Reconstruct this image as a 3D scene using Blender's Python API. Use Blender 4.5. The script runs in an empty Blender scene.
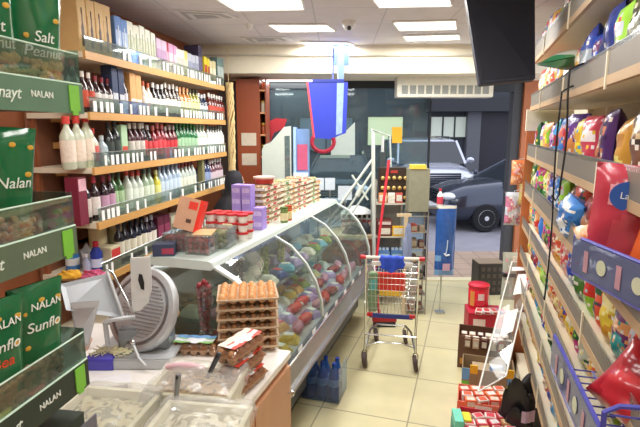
import bpy, bmesh, math, random
from mathutils import Vector, Matrix
random.seed(7)
SC = bpy.context.scene
COL = SC.collection
PI = math.pi
R = math.radians

# ---------------------------------------------------------------- camera, world, exposure
PITCH = R(9.75)
CAM_H = 2.1
FPX = 480.0
cd = bpy.data.cameras.new('camera'); cam = bpy.data.objects.new('camera', cd); COL.objects.link(cam)
cam.location = (0, 0, CAM_H); cam.rotation_euler = (PI/2 - PITCH, 0, 0)
cd.sensor_width = 36.0; cd.lens = 36.0*FPX/640.0; cd.clip_start = 0.02
SC.camera = cam
w = bpy.data.worlds.new('dusk'); SC.world = w; w.use_nodes = True
w.node_tree.nodes['Background'].inputs[0].default_value = (0.50, 0.52, 0.60, 1)
w.node_tree.nodes['Background'].inputs[1].default_value = 3.0
SC.view_settings.view_transform = 'Standard'; SC.view_settings.look = 'None'
SC.view_settings.exposure = 0.12; SC.view_settings.gamma = 1.0
SC.view_settings.use_curve_mapping = False
SC.cycles.diffuse_bounces = 8; SC.cycles.max_bounces = 16; SC.cycles.transparent_max_bounces = 24; SC.cycles.sample_clamp_indirect = 6
PANEL_W = 20.0      # watts of one ceiling panel
PANEL_E = 3.0       # what its diffuser gives off
CEIL = 3.08

def onz(x, y, z):
    v = (213.5-y)/FPX; dy = math.cos(PITCH)+v*math.sin(PITCH); dz = -math.sin(PITCH)+v*math.cos(PITCH)
    t = (z-CAM_H)/dz
    return Vector(((x-320)/FPX*t, dy*t, z))
def onY(x, y, Y):
    v = (213.5-y)/FPX; dy = math.cos(PITCH)+v*math.sin(PITCH); dz = -math.sin(PITCH)+v*math.cos(PITCH)
    t = Y/dy
    return Vector(((x-320)/FPX*t, Y, CAM_H+dz*t))

class Frame:                      # a direction of the shop: d = metres to the right, s = metres along
    def __init__(s, deg):
        s.a = R(deg); s.sn, s.cs = math.sin(s.a), math.cos(s.a)
    # d = metres to the right of the line through the viewpoint, l = metres into the shop (world Y)
    def pt(s, d, l, z=0): return Vector((d+l*s.sn/s.cs, l, z))
    def rel(s, o, x, y, z=0): return Vector((o[0]+x*s.cs+y*s.sn, o[1]-x*s.sn+y*s.cs, z))
    def solve(s, x, d, z):      # how far into the shop a point d to the right and z high stands when seen at column x
        h = CAM_H-z; xv = 320+FPX*s.sn/s.cs/math.cos(PITCH)
        return ((d-h*s.sn/s.cs*math.tan(PITCH))*FPX/(x-xv)-h*math.sin(PITCH))/math.cos(PITCH)
A = Frame(17.3); L = Frame(9.0); W0 = Frame(0)

# ---------------------------------------------------------------- materials
def lin(c):
    if isinstance(c, str):
        c = [int(c[i:i+2], 16)/255 for i in (0, 2, 4)]
    return tuple(((x/12.92) if x <= .04045 else ((x+.055)/1.055)**2.4) for x in c)+(1,)
MATS = {}
def M(hexc, rough=.5, metal=0, var=.06, scale=18, spec=.5, coat=0, trans=0, name=None, bump=0):
    key = (hexc, rough, metal, var, scale, spec, coat, trans, bump)
    if key in MATS: return MATS[key]
    m = bpy.data.materials.new(name or 'mat_'+hexc); m.use_nodes = True
    nt = m.node_tree; b = nt.nodes['Principled BSDF']
    b.inputs['Roughness'].default_value = rough; b.inputs['Metallic'].default_value = metal
    b.inputs['Specular IOR Level'].default_value = spec
    b.inputs['Coat Weight'].default_value = coat
    b.inputs['Transmission Weight'].default_value = trans
    c = lin(hexc)
    if var:
        n = nt.nodes.new('ShaderNodeTexNoise'); n.inputs['Scale'].default_value = scale; n.inputs['Detail'].default_value = 3
        tc = nt.nodes.new('ShaderNodeTexCoord'); nt.links.new(tc.outputs['Object'], n.inputs['Vector'])
        mx = nt.nodes.new('ShaderNodeMix'); mx.data_type = 'RGBA'
        mx.inputs[6].default_value = tuple(max(0, x*(1-2*var)) for x in c[:3])+(1,)
        mx.inputs[7].default_value = tuple(min(1, x*(1+2*var)) for x in c[:3])+(1,)
        nt.links.new(n.outputs['Fac'], mx.inputs[0]); nt.links.new(mx.outputs[2], b.inputs['Base Color'])
        if bump:
            bp = nt.nodes.new('ShaderNodeBump'); bp.inputs['Strength'].default_value = bump; bp.inputs['Distance'].default_value = .01
            nt.links.new(n.outputs['Fac'], bp.inputs['Height']); nt.links.new(bp.outputs['Normal'], b.inputs['Normal'])
    else:
        b.inputs['Base Color'].default_value = c
    MATS[key] = m
    return m
def glass(tint='ffffff', refl=.12, name='clear_glass', rough=.03, dens=0.0, milk='dfe8e4'):
    key = ('glass', tint, refl, rough, dens, milk)
    if key in MATS: return MATS[key]
    m = bpy.data.materials.new(name); m.use_nodes = True; nt = m.node_tree
    nt.nodes.remove(nt.nodes['Principled BSDF']); out = nt.nodes['Material Output']
    tr = nt.nodes.new('ShaderNodeBsdfTransparent'); tr.inputs[0].default_value = lin(tint)
    gl = nt.nodes.new('ShaderNodeBsdfGlossy'); gl.inputs['Roughness'].default_value = rough
    lw = nt.nodes.new('ShaderNodeLayerWeight'); lw.inputs[0].default_value = .35
    mr = nt.nodes.new('ShaderNodeMapRange'); mr.inputs[3].default_value = refl*.45; mr.inputs[4].default_value = min(1, refl*5)
    nt.links.new(lw.outputs['Fresnel'], mr.inputs[0])
    mx = nt.nodes.new('ShaderNodeMixShader'); nt.links.new(mr.outputs[0], mx.inputs[0])
    if dens:
        df = nt.nodes.new('ShaderNodeBsdfDiffuse'); df.inputs[0].default_value = lin(milk)
        m2 = nt.nodes.new('ShaderNodeMixShader'); m2.inputs[0].default_value = dens
        nt.links.new(tr.outputs[0], m2.inputs[1]); nt.links.new(df.outputs[0], m2.inputs[2]); nt.links.new(m2.outputs[0], mx.inputs[1])
    else: nt.links.new(tr.outputs[0], mx.inputs[1])
    nt.links.new(gl.outputs[0], mx.inputs[2]); nt.links.new(mx.outputs[0], out.inputs[0])
    MATS[key] = m
    return m
def emis(hexc, st, name='lit_diffuser'):
    key = ('emis', hexc, st)
    if key in MATS: return MATS[key]
    m = bpy.data.materials.new(name); m.use_nodes = True; b = m.node_tree.nodes['Principled BSDF']
    b.inputs['Base Color'].default_value = lin(hexc); b.inputs['Emission Color'].default_value = lin(hexc); b.inputs['Emission Strength'].default_value = st
    MATS[key] = m
    return m
def tiled(hexc, line, size, ang=0, off=(0, 0), rough=.35, mortar=.008, var=.05, name='tiles', bias=0):
    m = bpy.data.materials.new(name); m.use_nodes = True; nt = m.node_tree; b = nt.nodes['Principled BSDF']
    b.inputs['Roughness'].default_value = rough
    tc = nt.nodes.new('ShaderNodeTexCoord'); mp = nt.nodes.new('ShaderNodeMapping')
    mp.inputs['Rotation'].default_value[2] = ang; mp.inputs['Location'].default_value = (off[0], off[1], 0)
    nt.links.new(tc.outputs['Object'], mp.inputs[0])
    br = nt.nodes.new('ShaderNodeTexBrick'); br.offset = 0; br.inputs['Scale'].default_value = 1
    br.inputs['Brick Width'].default_value = size[0]; br.inputs['Row Height'].default_value = size[1]; br.inputs['Mortar Size'].default_value = mortar
    c = lin(hexc)[:3]
    br.inputs['Color1'].default_value = tuple(x*(1-var) for x in c)+(1,); br.inputs['Color2'].default_value = tuple(min(1, x*(1+var)) for x in c)+(1,)
    br.inputs['Mortar'].default_value = lin(line)
    n = nt.nodes.new('ShaderNodeTexNoise'); n.inputs['Scale'].default_value = 5; n.inputs['Detail'].default_value = 5
    nt.links.new(tc.outputs['Object'], n.inputs['Vector'])
    mr = nt.nodes.new('ShaderNodeMapRange'); mr.inputs[3].default_value = .86; mr.inputs[4].default_value = 1.1
    nt.links.new(n.outputs['Fac'], mr.inputs[0])
    mx = nt.nodes.new('ShaderNodeMix'); mx.data_type = 'RGBA'; mx.blend_type = 'MULTIPLY'; mx.inputs[0].default_value = 1
    nt.links.new(mp.outputs[0], br.inputs['Vector']); nt.links.new(br.outputs['Color'], mx.inputs[6]); nt.links.new(mr.outputs[0], mx.inputs[7])
    nt.links.new(mx.outputs[2], b.inputs['Base Color'])
    return m
def wood(hexc, dark, rough=.5, stretch=(1, 1, 12), name='wood'):
    key = ('wood', hexc, dark, rough, stretch)
    if key in MATS: return MATS[key]
    m = bpy.data.materials.new(name); m.use_nodes = True; nt = m.node_tree; b = nt.nodes['Principled BSDF']
    b.inputs['Roughness'].default_value = rough
    tc = nt.nodes.new('ShaderNodeTexCoord'); mp = nt.nodes.new('ShaderNodeMapping'); mp.inputs['Scale'].default_value = tuple(12/x for x in stretch)
    n = nt.nodes.new('ShaderNodeTexNoise'); n.inputs['Scale'].default_value = 1.6; n.inputs['Detail'].default_value = 6; n.inputs['Distortion'].default_value = .6
    mx = nt.nodes.new('ShaderNodeMix'); mx.data_type = 'RGBA'; mx.inputs[6].default_value = lin(dark); mx.inputs[7].default_value = lin(hexc)
    nt.links.new(tc.outputs['Object'], mp.inputs[0]); nt.links.new(mp.outputs[0], n.inputs['Vector'])
    nt.links.new(n.outputs['Fac'], mx.inputs[0]); nt.links.new(mx.outputs[2], b.inputs['Base Color'])
    MATS[key] = m
    return m
def speckle(c1, c2, scale=60, thr=.5, rough=.5, name='speckled'):
    key = ('sp', c1, c2, scale, thr, rough)
    if key in MATS: return MATS[key]
    m = bpy.data.materials.new(name); m.use_nodes = True; nt = m.node_tree; b = nt.nodes['Principled BSDF']
    b.inputs['Roughness'].default_value = rough
    tc = nt.nodes.new('ShaderNodeTexCoord'); v = nt.nodes.new('ShaderNodeTexVoronoi'); v.inputs['Scale'].default_value = scale
    nt.links.new(tc.outputs['Object'], v.inputs['Vector'])
    sep = nt.nodes.new('ShaderNodeSeparateColor'); nt.links.new(v.outputs['Color'], sep.inputs[0])
    gt = nt.nodes.new('ShaderNodeMath'); gt.operation = 'GREATER_THAN'; gt.inputs[1].default_value = thr
    nt.links.new(sep.outputs[0], gt.inputs[0])
    mx = nt.nodes.new('ShaderNodeMix'); mx.data_type = 'RGBA'; mx.inputs[6].default_value = lin(c1); mx.inputs[7].default_value = lin(c2)
    nt.links.new(gt.outputs[0], mx.inputs[0]); nt.links.new(mx.outputs[2], b.inputs['Base Color'])
    MATS[key] = m
    return m

# ---------------------------------------------------------------- mesh helpers
class MB:
    def __init__(s): s.v = []; s.f = []; s.m = []; s.mats = []
    def mi(s, m):
        if m not in s.mats: s.mats.append(m)
        return s.mats.index(m)
    def add(s, vs, fs, m, T=None):
        o = len(s.v); k = s.mi(m)
        for v in vs:
            v = Vector(v); s.v.append(T @ v if T is not None else v)
        for f in fs: s.f.append(tuple(i+o for i in f)); s.m.append(k)
        return s
    def box(s, x0, x1, y0, y1, z0, z1, m, T=None):
        vs = [(x, y, z) for z in (z0, z1) for y in (y0, y1) for x in (x0, x1)]
        return s.add(vs, [(0, 2, 3, 1), (4, 5, 7, 6), (0, 1, 5, 4), (2, 6, 7, 3), (0, 4, 6, 2), (1, 3, 7, 5)], m, T)
    def lathe(s, prof, m, n=12, T=None, mats=None):
        o = len(s.v)
        for (r, z) in prof:
            for i in range(n):
                v = Vector((r*math.cos(2*PI*i/n), r*math.sin(2*PI*i/n), z)); s.v.append(T @ v if T is not None else v)
        for j in range(len(prof)-1):
            k = s.mi(mats[j] if mats else m)
            for i in range(n):
                a, b = o+j*n+i, o+j*n+(i+1) % n
                s.f.append((a, b, b+n, a+n)); s.m.append(k)
        for j, rev in ((0, True), (len(prof)-1, False)):
            if prof[j][0] > 1e-4:
                k = s.mi((mats[min(j, len(prof)-2)]) if mats else m); f = tuple(o+j*n+i for i in range(n))
                s.f.append(f[::-1] if rev else f); s.m.append(k)
        return s
    def tube(s, pts, r, m, n=6, closed=False):
        pts = [Vector(p) for p in pts]; rs = r if isinstance(r, (list, tuple)) else [r]*len(pts)
        o = len(s.v); N = len(pts); up = None
        for i, p in enumerate(pts):
            a = pts[(i-1) % N] if (closed or i > 0) else p; b = pts[(i+1) % N] if (closed or i < N-1) else p
            t = (b-a).normalized() if (b-a).length > 1e-9 else Vector((0, 0, 1))
            if up is None: up = Vector((0, 0, 1)) if abs(t.z) < .9 else Vector((1, 0, 0))
            x = t.cross(up)
            if x.length < 1e-4: x = t.cross(Vector((1, 0, 0)))
            x.normalize(); y = x.cross(t).normalized(); up = y
            for j in range(n): s.v.append(p+(x*math.cos(2*PI*j/n)+y*math.sin(2*PI*j/n))*rs[i])
        k = s.mi(m)
        for i in range(N if closed else N-1):
            q = (i+1) % N
            for j in range(n):
                s.f.append((o+i*n+j, o+i*n+(j+1) % n, o+q*n+(j+1) % n, o+q*n+j)); s.m.append(k)
        if not closed:
            s.f.append(tuple(o+j for j in range(n))[::-1]); s.m.append(k)
            s.f.append(tuple(o+(N-1)*n+j for j in range(n))); s.m.append(k)
        return s
    def prism(s, poly, axis, a, b, m, T=None):
        n = len(poly); vs = []
        for c in (a, b):
            for (u, v) in poly:
                vs.append({'x': (c, u, v), 'y': (u, c, v), 'z': (u, v, c)}[axis])
        fs = [tuple(range(n))[::-1], tuple(range(n, 2*n))]+[(i, (i+1) % n, n+(i+1) % n, n+i) for i in range(n)]
        return s.add(vs, fs, m, T)
    def ball(s, c, rx, ry, rz, m, nu=12, nv=8, T=None):
        pr = []
        o = len(s.v); k = s.mi(m)
        for j in range(nv+1):
            ph = PI*j/nv
            for i in range(nu):
                v = Vector((c[0]+rx*math.sin(ph)*math.cos(2*PI*i/nu), c[1]+ry*math.sin(ph)*math.sin(2*PI*i/nu), c[2]-rz*math.cos(ph)))
                s.v.append(T @ v if T is not None else v)
        for j in range(nv):
            for i in range(nu):
                a, b = o+j*nu+i, o+j*nu+(i+1) % nu
                s.f.append((a, b, b+nu, a+nu)); s.m.append(k)
        return s
    def grid(s, fn, nu, nv, m, pick=None, T=None):
        o = len(s.v)
        for j in range(nv+1):
            for i in range(nu+1):
                v = Vector(fn(i/nu, j/nv)); s.v.append(T @ v if T is not None else v)
        for j in range(nv):
            for i in range(nu):
                a = o+j*(nu+1)+i
                s.f.append((a, a+1, a+nu+2, a+nu+1)); s.m.append(s.mi(pick((i+.5)/nu, (j+.5)/nv) if pick else m))
        return s
    def mesh(s, name, smooth=False, bevel=0):
        me = bpy.data.meshes.new(name); me.from_pydata([tuple(v) for v in s.v], [], s.f)
        for m in s.mats: me.materials.append(m)
        me.polygons.foreach_set('material_index', s.m)
        bm = bmesh.new(); bm.from_mesh(me)
        bmesh.ops.remove_doubles(bm, verts=bm.verts, dist=1e-6)
        bmesh.ops.recalc_face_normals(bm, faces=bm.faces)
        if bevel: bmesh.ops.bevel(bm, geom=list(bm.edges), offset=bevel, segments=2, affect='EDGES', clamp_overlap=True)
        bm.to_mesh(me); bm.free()
        if smooth:
            me.polygons.foreach_set('use_smooth', [True]*len(me.polygons))
            try: me.set_sharp_from_angle(angle=R(45))
            except Exception: pass
        me.update()
        return me
    def build(s, name, parent=None, smooth=False, bevel=0):
        o = bpy.data.objects.new(name, s.mesh(name, smooth, bevel)); COL.objects.link(o)
        if parent: o.parent = parent
        return o
def tag(o, label=None, cat=None, group=None, kind=None):
    if label: o['label'] = label
    if cat: o['category'] = cat
    if group: o['group'] = group
    if kind: o['kind'] = kind
    return o
def root(name, loc=(0, 0, 0), rz=0):
    o = bpy.data.objects.new(name, None); COL.objects.link(o); o.location = loc; o.rotation_euler = (0, 0, rz); o.empty_display_size = .1
    return o
KIDS = {}
def copy_tree(o, parent=None):
    c = o.copy(); COL.objects.link(c)
    if parent is not None: c.parent = parent
    for ch in o.children: copy_tree(ch, c)
    return c
PROTO = {}
def inst(key, builder):
    if key not in PROTO:
        PROTO[key] = builder(); return PROTO[key]
    return copy_tree(PROTO[key])
def put(o, fr, d, s, z, rel=0, tilt=None, scale=None):
    o.location = fr.pt(d, s, z); o.rotation_euler = (tilt[0] if tilt else 0, tilt[1] if tilt else 0, -fr.a+R(rel))
    if scale: o.scale = (scale,)*3 if not isinstance(scale, tuple) else scale
    return o
def text_mesh(body, size, m, extrude=.0008, shear=0, align='CENTER'):
    cu = bpy.data.curves.new('letters', 'FONT'); cu.body = body; cu.size = size; cu.extrude = extrude; cu.shear = shear; cu.align_x = align; cu.align_y = 'CENTER'
    o = bpy.data.objects.new('letters', cu); COL.objects.link(o)
    me = bpy.data.meshes.new_from_object(o.evaluated_get(bpy.context.evaluated_depsgraph_get()))
    bpy.data.objects.remove(o); me.materials.clear(); me.materials.append(m)
    return me
def writing(name, body, size, m, parent, loc, rot, shear=0, fit=None):
    me = text_mesh(body, size, m, shear=shear)
    if fit:
        for v in me.vertices: v.co.z += fit(v.co.x, v.co.y)
    o = bpy.data.objects.new(name, me); COL.objects.link(o); o.parent = parent; o.location = loc; o.rotation_euler = rot
    return o
ORD = 'first second third fourth fifth sixth seventh eighth ninth tenth eleventh twelfth thirteenth fourteenth fifteenth sixteenth seventeenth eighteenth nineteenth twentieth'.split()

# common materials
CREAM = M('e6dcc4', .55, var=.03); ORANGE_EDGE = wood('d9a866', 'c4904e', .45, (1, 12, 1)); WHITE = M('f2f2ee', .5, var=.02)
BLACK = M('17171a', .5, var=.02); DKGREY = M('3b3d40', .6); STEEL = M('c9cdd0', .28, 1, var=.04); CHROME = M('d8dadd', .15, 1, var=.0)
BROWN = wood('a0603c', '8a4e30', .5, (1, 1, 12)); RED = M('cc2430', .4); CARD = M('bd9468', .8, var=.08, bump=.1); EGGC = M('bfa588', .9, var=.08, bump=.2)
CLEAR = glass(); PLEXI = glass('e9f4ee', .14, dens=.06)
GREYG = M('8f8a80', .6, var=.05)

# ---------------------------------------------------------------- the setting
def struct(mb, name, smooth=False):
    o = mb.build(name, smooth=smooth); o['kind'] = 'structure'; return o
FL_END = onz(430, 280, 0).y           # the shop front stands here
floor_m = tiled('d3cba2', '9f977a', (.66, .66), ang=A.a, off=(.34, .05), rough=.28, mortar=.006, name='beige_floor_tiles')
struct(MB().box(-3.6, 3.4, -1.6, FL_END, -.1, 0, floor_m), 'floor')
ceil_m = tiled('d6d3d8', 'bcbac0', (.6, .6), ang=R(2), off=(.2, .1), rough=.8, mortar=.006, var=.02, name='ceiling_tiles')
struct(MB().box(-3.6, 3.6, -1.6, 5.76, CEIL, CEIL+.1, ceil_m), 'ceiling')
struct(MB().box(-3.6, 3.6, 5.76, FL_END+.1, 2.76, CEIL+.1, M('e4ddc8', .7, var=.02)), 'trim_1')      # soffit over the shop window
struct(MB().box(-3.6, 3.6, 5.73, 5.76, 2.95, 2.965, M('b9b4a4', .7)), 'trim_2')
wl = MB().prism([L.pt(-2.42, -1.6)[:2], L.pt(-2.42, 6.7)[:2], L.pt(-2.52, 6.7)[:2], L.pt(-2.52, -1.6)[:2]], 'z', 0, CEIL, BROWN); struct(wl, 'wall_left')
wr = MB().prism([A.pt(.98, -1.6)[:2], A.pt(.98, 5.2)[:2], A.pt(1.08, 5.2)[:2], A.pt(1.08, -1.6)[:2]], 'z', 0, CEIL, M('d9cfba', .7, var=.03)); struct(wr, 'wall_right')
struct(MB().box(-3.6, 3.4, -1.7, -1.6, 0, CEIL, M('e0d8c8', .8)), 'wall_back')
# shop front: left solid pier, glass, door opening, right pier
gx0, gx1, gx2 = -1.0, onY(428, 200, FL_END).x, onY(507, 200, FL_END).x
struct(MB().box(-3.6, gx0, FL_END, FL_END+.15, 0, 2.76, M('6b6660', .7)), 'wall_front')
FRM = M('2c3236', .4, .3)
wm = root('window_1', (0, FL_END+.03, 0)); wm['kind'] = 'structure'
fm = MB()
for (a, b, c, d) in ((gx0, gx0+.05, 0, 2.76), (gx1-.02, gx1, 0, 2.76), (gx0, gx1, 0, .12), (gx0, gx1, 2.66, 2.76)):
    fm.box(a, b, -.03, .03, c, d, FRM)
fm.build('window_frame', wm)
MB().box(gx0+.05, gx1-.04, -.006, .006, .12, 2.66, glass('e4f0f0', .05, dens=.07, milk='9cb8c0')).build('pane', wm)
struct(MB().box(gx2, gx2+.12, FL_END, FL_END+.15, 0, 2.76, M('3a3c40', .5)), 'wall_front_right')
struct(MB().box(gx2+.12, 3.6, FL_END-.05, FL_END+.1, 0, 2.76, M('b06a44', .6)), 'wall_front_brown')
struct(MB().box(gx1, gx2, FL_END, FL_END+.1, 2.62, 2.76, FRM), 'door_1')
struct(MB().box(gx1-.3, gx2+.3, FL_END-.06, FL_END+.1, -.01, .012, M('d6cda6', .4)), 'trim_3')      # threshold

# ---------------------------------------------------------------- street
struct(MB().box(-14, 16, FL_END+.1, FL_END+1.7, -.25, -.01, tiled('a8917e', '8c7868', (.3, .3), rough=.7, mortar=.01, name='pavement_slabs')), 'floor_pavement')
struct(MB().box(-14, 16, FL_END+1.7, 19.0, -.3, -.02, M('8d8c94', .8, var=.1, scale=3)), 'floor_road')
bl = root('shop_building', (0, 19.0, -.15)); tag(bl, 'dark shop building across the street with lit windows', 'building')
DARKW = M('34383f', .7, var=.15, scale=2)
WY = 19.0
def bx(x0, x1, y0, y1): a = onY(x0, y0, WY); b = onY(x1, y1, WY); return a.x, b.x, b.z+.15, a.z+.15
m = MB(); m.box(-14, 16, 0, .6, 0, 8, DARKW); m.build('wall', bl)
m = MB(); x0, x1, z0, z1 = bx(425, 560, 98, 112); m.box(x0, 16, -.7, 0, z0, z1, M('23262c', .6)); m.build('canopy', bl)
def lit(x0, x1, y0, y1, c, st, bars=()):
    a, b, z0, z1 = bx(x0, x1, y0, y1); m = MB()
    for q in ((a-.06, a, z0, z1), (b, b+.06, z0, z1), (a-.06, b+.06, z1, z1+.06), (a-.06, b+.06, z0-.06, z0)): m.box(q[0], q[1], -.08, -.001, q[2], q[3], M('1d2024', .5))
    for t in bars: m.box(a+(b-a)*t-.03, a+(b-a)*t+.03, -.06, -.001, z0, z1, M('1d2024', .5))
    f = m.build('window', bl); MB().box(a, b, -.03, -.002, z0, z1, emis(c, st, 'lit_shop_window')).build('pane', f)
lit(368, 402, 117, 145, 'd8d6a8', .75, ())
lit(431, 466, 117, 137, 'b4bcb0', .35, (.33, .66))
lit(300, 352, 118, 150, '5c6d78', .22, (.5,))
a, b, z0, z1 = bx(476, 505, 112, 205); MB().box(a, b, -.05, -.001, 0, z1, M('1a1a26', .5)).build('door', bl)
m = MB(); a, b, z0, z1 = bx(466, 474, 112, 205); m.box(a, b, -.3, -.001, 0, z1+.2, M('5a5c62', .6)); m.build('pillar', bl)

def car(name, label, fr_loc, rz, Lc, Wc, Hc, hood, col, suv=False):
    t = root(name, fr_loc, rz); tag(t, label, 'car')
    P = M(col, .25, .6, var=.03, coat=.6); G = M('20262c', .08, 0, var=0, spec=.8); T = M('15151a', .8); RM = M('d2d4d8', .35, .15)
    hw = Wc/2; wb = .30 if not suv else .36
    # front at y = 0 facing -Y, length runs +Y.  stations: y, half width, z bottom, z belt
    st = [(0, .80, .32, hood-.30), (.10, .90, .22, hood-.16), (.45, .97, .20, hood-.03), (1.2, 1, .2, hood+.06), (Lc*.55, 1, .2, hood+.12), (Lc*.85, .98, .22, hood+.14), (Lc*.96, .92, .25, hood+.08), (Lc, .84, .35, hood-.12)]
    m = MB(); n = 16; o = []
    def ring(y, k, zb, zt):
        pts = []
        for i in range(n):
            a = 2*PI*i/n+PI/n; c, s_ = math.cos(a), math.sin(a); e = .42
            x = hw*k*math.copysign(abs(c)**e, c); z = (zb+zt)/2+(zt-zb)/2*math.copysign(abs(s_)**e, s_)
            x *= 1-.10*max(0, (z-zb)/(zt-zb)-.55)
            pts.append((x, y, z))
        return pts
    vs = []; fs = []
    for q in st: vs += ring(*q)
    for j in range(len(st)-1):
        for i in range(n): fs.append((j*n+i, j*n+(i+1) % n, (j+1)*n+(i+1) % n, (j+1)*n+i))
    fs.append(tuple(range(n))); fs.append(tuple(range((len(st)-1)*n, len(st)*n)))
    m.add(vs, fs, P); b = m.build('body', t, smooth=True)
    # greenhouse
    ws = 1.25 if not suv else 1.15; hb = hood+.02
    y0, y1, y2, y3 = ws, ws+(.75 if not suv else .55), Lc*(.78 if not suv else .93), Lc*(.93 if not suv else .98)
    kt = .83 if suv else .73; sec = [(y0, .88, hb), (y1, kt-.02, Hc-.05), ((y1+y2)/2, kt, Hc), (y2, kt-.03, Hc-.05), (y3, .82, hb+.1)]
    gm = MB(); rl = []
    for (y, k, z) in sec: rl.append((y, k, z))
    V = []
    for (y, k, z) in rl:
        base = min(max(y, y0), y3); V += [(-hw*.93, y if y in (y0, y3) else base, hb), (-hw*k, y, z), (hw*k, y, z), (hw*.93, y if y in (y0, y3) else base, hb)]
    F = []
    for j in range(len(rl)-1):
        a = j*4
        for i in range(3): F.append((a+i, a+i+1, a+5+i, a+4+i))
    gm.add(V, F, G); gm.build('windows', t)
    rf = MB(); V = []
    for (y, k, z) in rl[1:4]:
        V += [(-hw*k*1.02, y, z-.03), (-hw*k*.9, y, z+.045), (hw*k*.9, y, z+.045), (hw*k*1.02, y, z-.03)]
    F = [(j*4+i, j*4+i+1, j*4+5+i, j*4+4+i) for j in range(2) for i in range(3)]+[(0, 1, 2, 3), (8, 9, 10, 11)]
    rf.add(V, F, P); rf.build('roof', t)
    for sx in (-1, 1):
        for pts_, rr_ in (([(sx*hw*.93, y0, hb), (sx*hw*(kt-.01), y1, Hc-.04)], .035), ([(sx*hw*.84, (y1+y2)/2, hb), (sx*hw*kt, (y1+y2)/2, Hc-.01)], .04), ([(sx*hw*.85, y3, hb), (sx*hw*(kt-.03), y2, Hc-.04)], .06)):
            MB().tube(pts_, rr_, P).build('pillar', t)
    for (yy) in (.85, Lc-.95):
        for sx in (-1, 1):
            Tm = Matrix.Translation((sx*(hw-.09), yy, wb)) @ Matrix.Rotation(PI/2*sx, 4, 'Y')
            wm_ = MB().lathe([(wb*.62, -.1), (wb*.95, -.1), (wb, -.06), (wb, .08), (wb*.94, .115), (wb*.66, .115)], T, 24, Tm).build('wheel', t, smooth=True)
            r_ = MB().lathe([(wb*.66, .095), (wb*.6, .12), (wb*.58, .08), (.01, .08)], RM, 24, Tm)
            for q in range(10):
                a = 2*PI*q/10; r_.add([(.03*math.cos(a+u), .03*math.sin(a+u), .10) for u in (-.7, .7)]+[(wb*.6*math.cos(a+u), wb*.6*math.sin(a+u), .11) for u in (.13, -.13)], [(0, 1, 2, 3)], RM, Tm)
            r_.lathe([(.05, .09), (.05, .118), (.01, .12)], RM, 10, Tm)
            r_.build('rim', wm_, smooth=False)
    for sx in (-1, 1):
        h = MB(); h.ball((sx*hw*.70, .10, hood-.25), .20, .16, .085, M('e9eef2', .1, .2, var=0, spec=.9)); h.build('headlight', t, smooth=True)
        MB().ball((sx*(hw+.10), ws+.12, hb+.10), .11, .06, .075, P).tube([(sx*hw*.9, ws+.12, hb+.04), (sx*(hw+.08), ws+.12, hb+.08)], .02, P).build('mirror', t, smooth=True)
    g = MB()
    for q in range(5): g.box(-.42, .42, -.04, .05, hood-.42+q*.055, hood-.395+q*.055, CHROME)
    g.box(-.44, .44, -.02, .05, hood-.45, hood-.14, M('22252a', .5)); g.build('grille', t)
    MB().box(-.26, .26, -.035, .05, .42, .53, WHITE).build('number_plate', t)
    MB().box(-hw*.8, hw*.8, -.05, .12, .28, .44, P).build('bumper', t, bevel=.02)
    if suv:
        for sx in (-1, 1): MB().tube([(sx*hw*.66, y1+.1, Hc), (sx*hw*.68, y1+.25, Hc+.07), (sx*hw*.68, y2-.25, Hc+.07), (sx*hw*.66, y2-.1, Hc)], .022, CHROME).build('roof_rail', t, smooth=True)
    return t
car('suv', 'silver four wheel drive with roof rails parked facing the shop', (3.12-.04, 11.95, -.02), R(2), 4.6, 2.0, 1.88, 1.22, 'c4c8d6', True)
q = onY(444, 215, 9.9)
car('sedan', 'dark blue grey sedan parked in front of the silver four wheel drive', (q.x-.02, 10.75, -.02), R(-84), 4.5, 1.75, 1.50, 1.0, '3c4352')
q = onY(336, 200, 11.5)
car('hatchback', 'dark car seen through the tinted shop window', (q.x, 11.5, -.02), R(-6), 4.2, 1.75, 1.52, 1.0, '2d3a42')

# ---------------------------------------------------------------- liquor shelving (left)
LD, LS0, LS1 = -1.95, 3.08, 5.5
LZ = [2.585, 2.215, 1.865, 1.505, 1.135, .72, .3]
TAGM = M('fafaf6', .5, var=0)
LABG = {}
unit = root('wall_shelving', L.pt(LD, LS0, 0), -L.a)
tag(unit, 'long wall shelving with pale boards and orange wooden edges holding bottles', 'shelving')
ln = (LS1-LS0)/L.cs
MB().box(-.45, -.43, 0, ln, 0, 2.95, M('8a5a42', .6)).build('back_panel', unit)
for q in (0.02, 1.0, ln-.6, ln-.03):
    MB().box(-.43, -.40, q, q+.03, 0, 2.95, BROWN).build('upright', unit)
MB().box(-.06, -.01, 1.80, 1.86, LZ[3], LZ[2]-.04, M('7d7a52', .6)).build('post', unit)
MB().box(-.42, -.02, 0.03, ln-.03, 0, .1, BROWN).build('plinth', unit)
for i, z in enumerate(LZ):
    b = MB().box(-.43, 0, 0, ln, z-.035, z, CREAM).build('shelf_board', unit)
    MB().box(0, .018, 0, ln, z-.045, z+.004, ORANGE_EDGE).build('edge_strip', b)
    g = MB().box(.006, .009, .02, ln, z+.004, z+.095, PLEXI)
    g.tube([(.008, .0, z+.096), (.008, ln, z+.096)], .003, STEEL, 4); g.build('guard_rail', b)
    if i > 4: continue
    rr = random.Random(i); y = .05
    while y < ln-.05:
        far = y > 1.3
        if rr.random() < (.85 if far else (.75 if (i in (1, 2, 3) and y < .55) else .4)):
            MB().box(.010, .013, y, y+.022+.015*rr.random(), z+.008, z+.075, TAGM).build('price_tag', b)
        y += rr.uniform(.05, .08)
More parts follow.
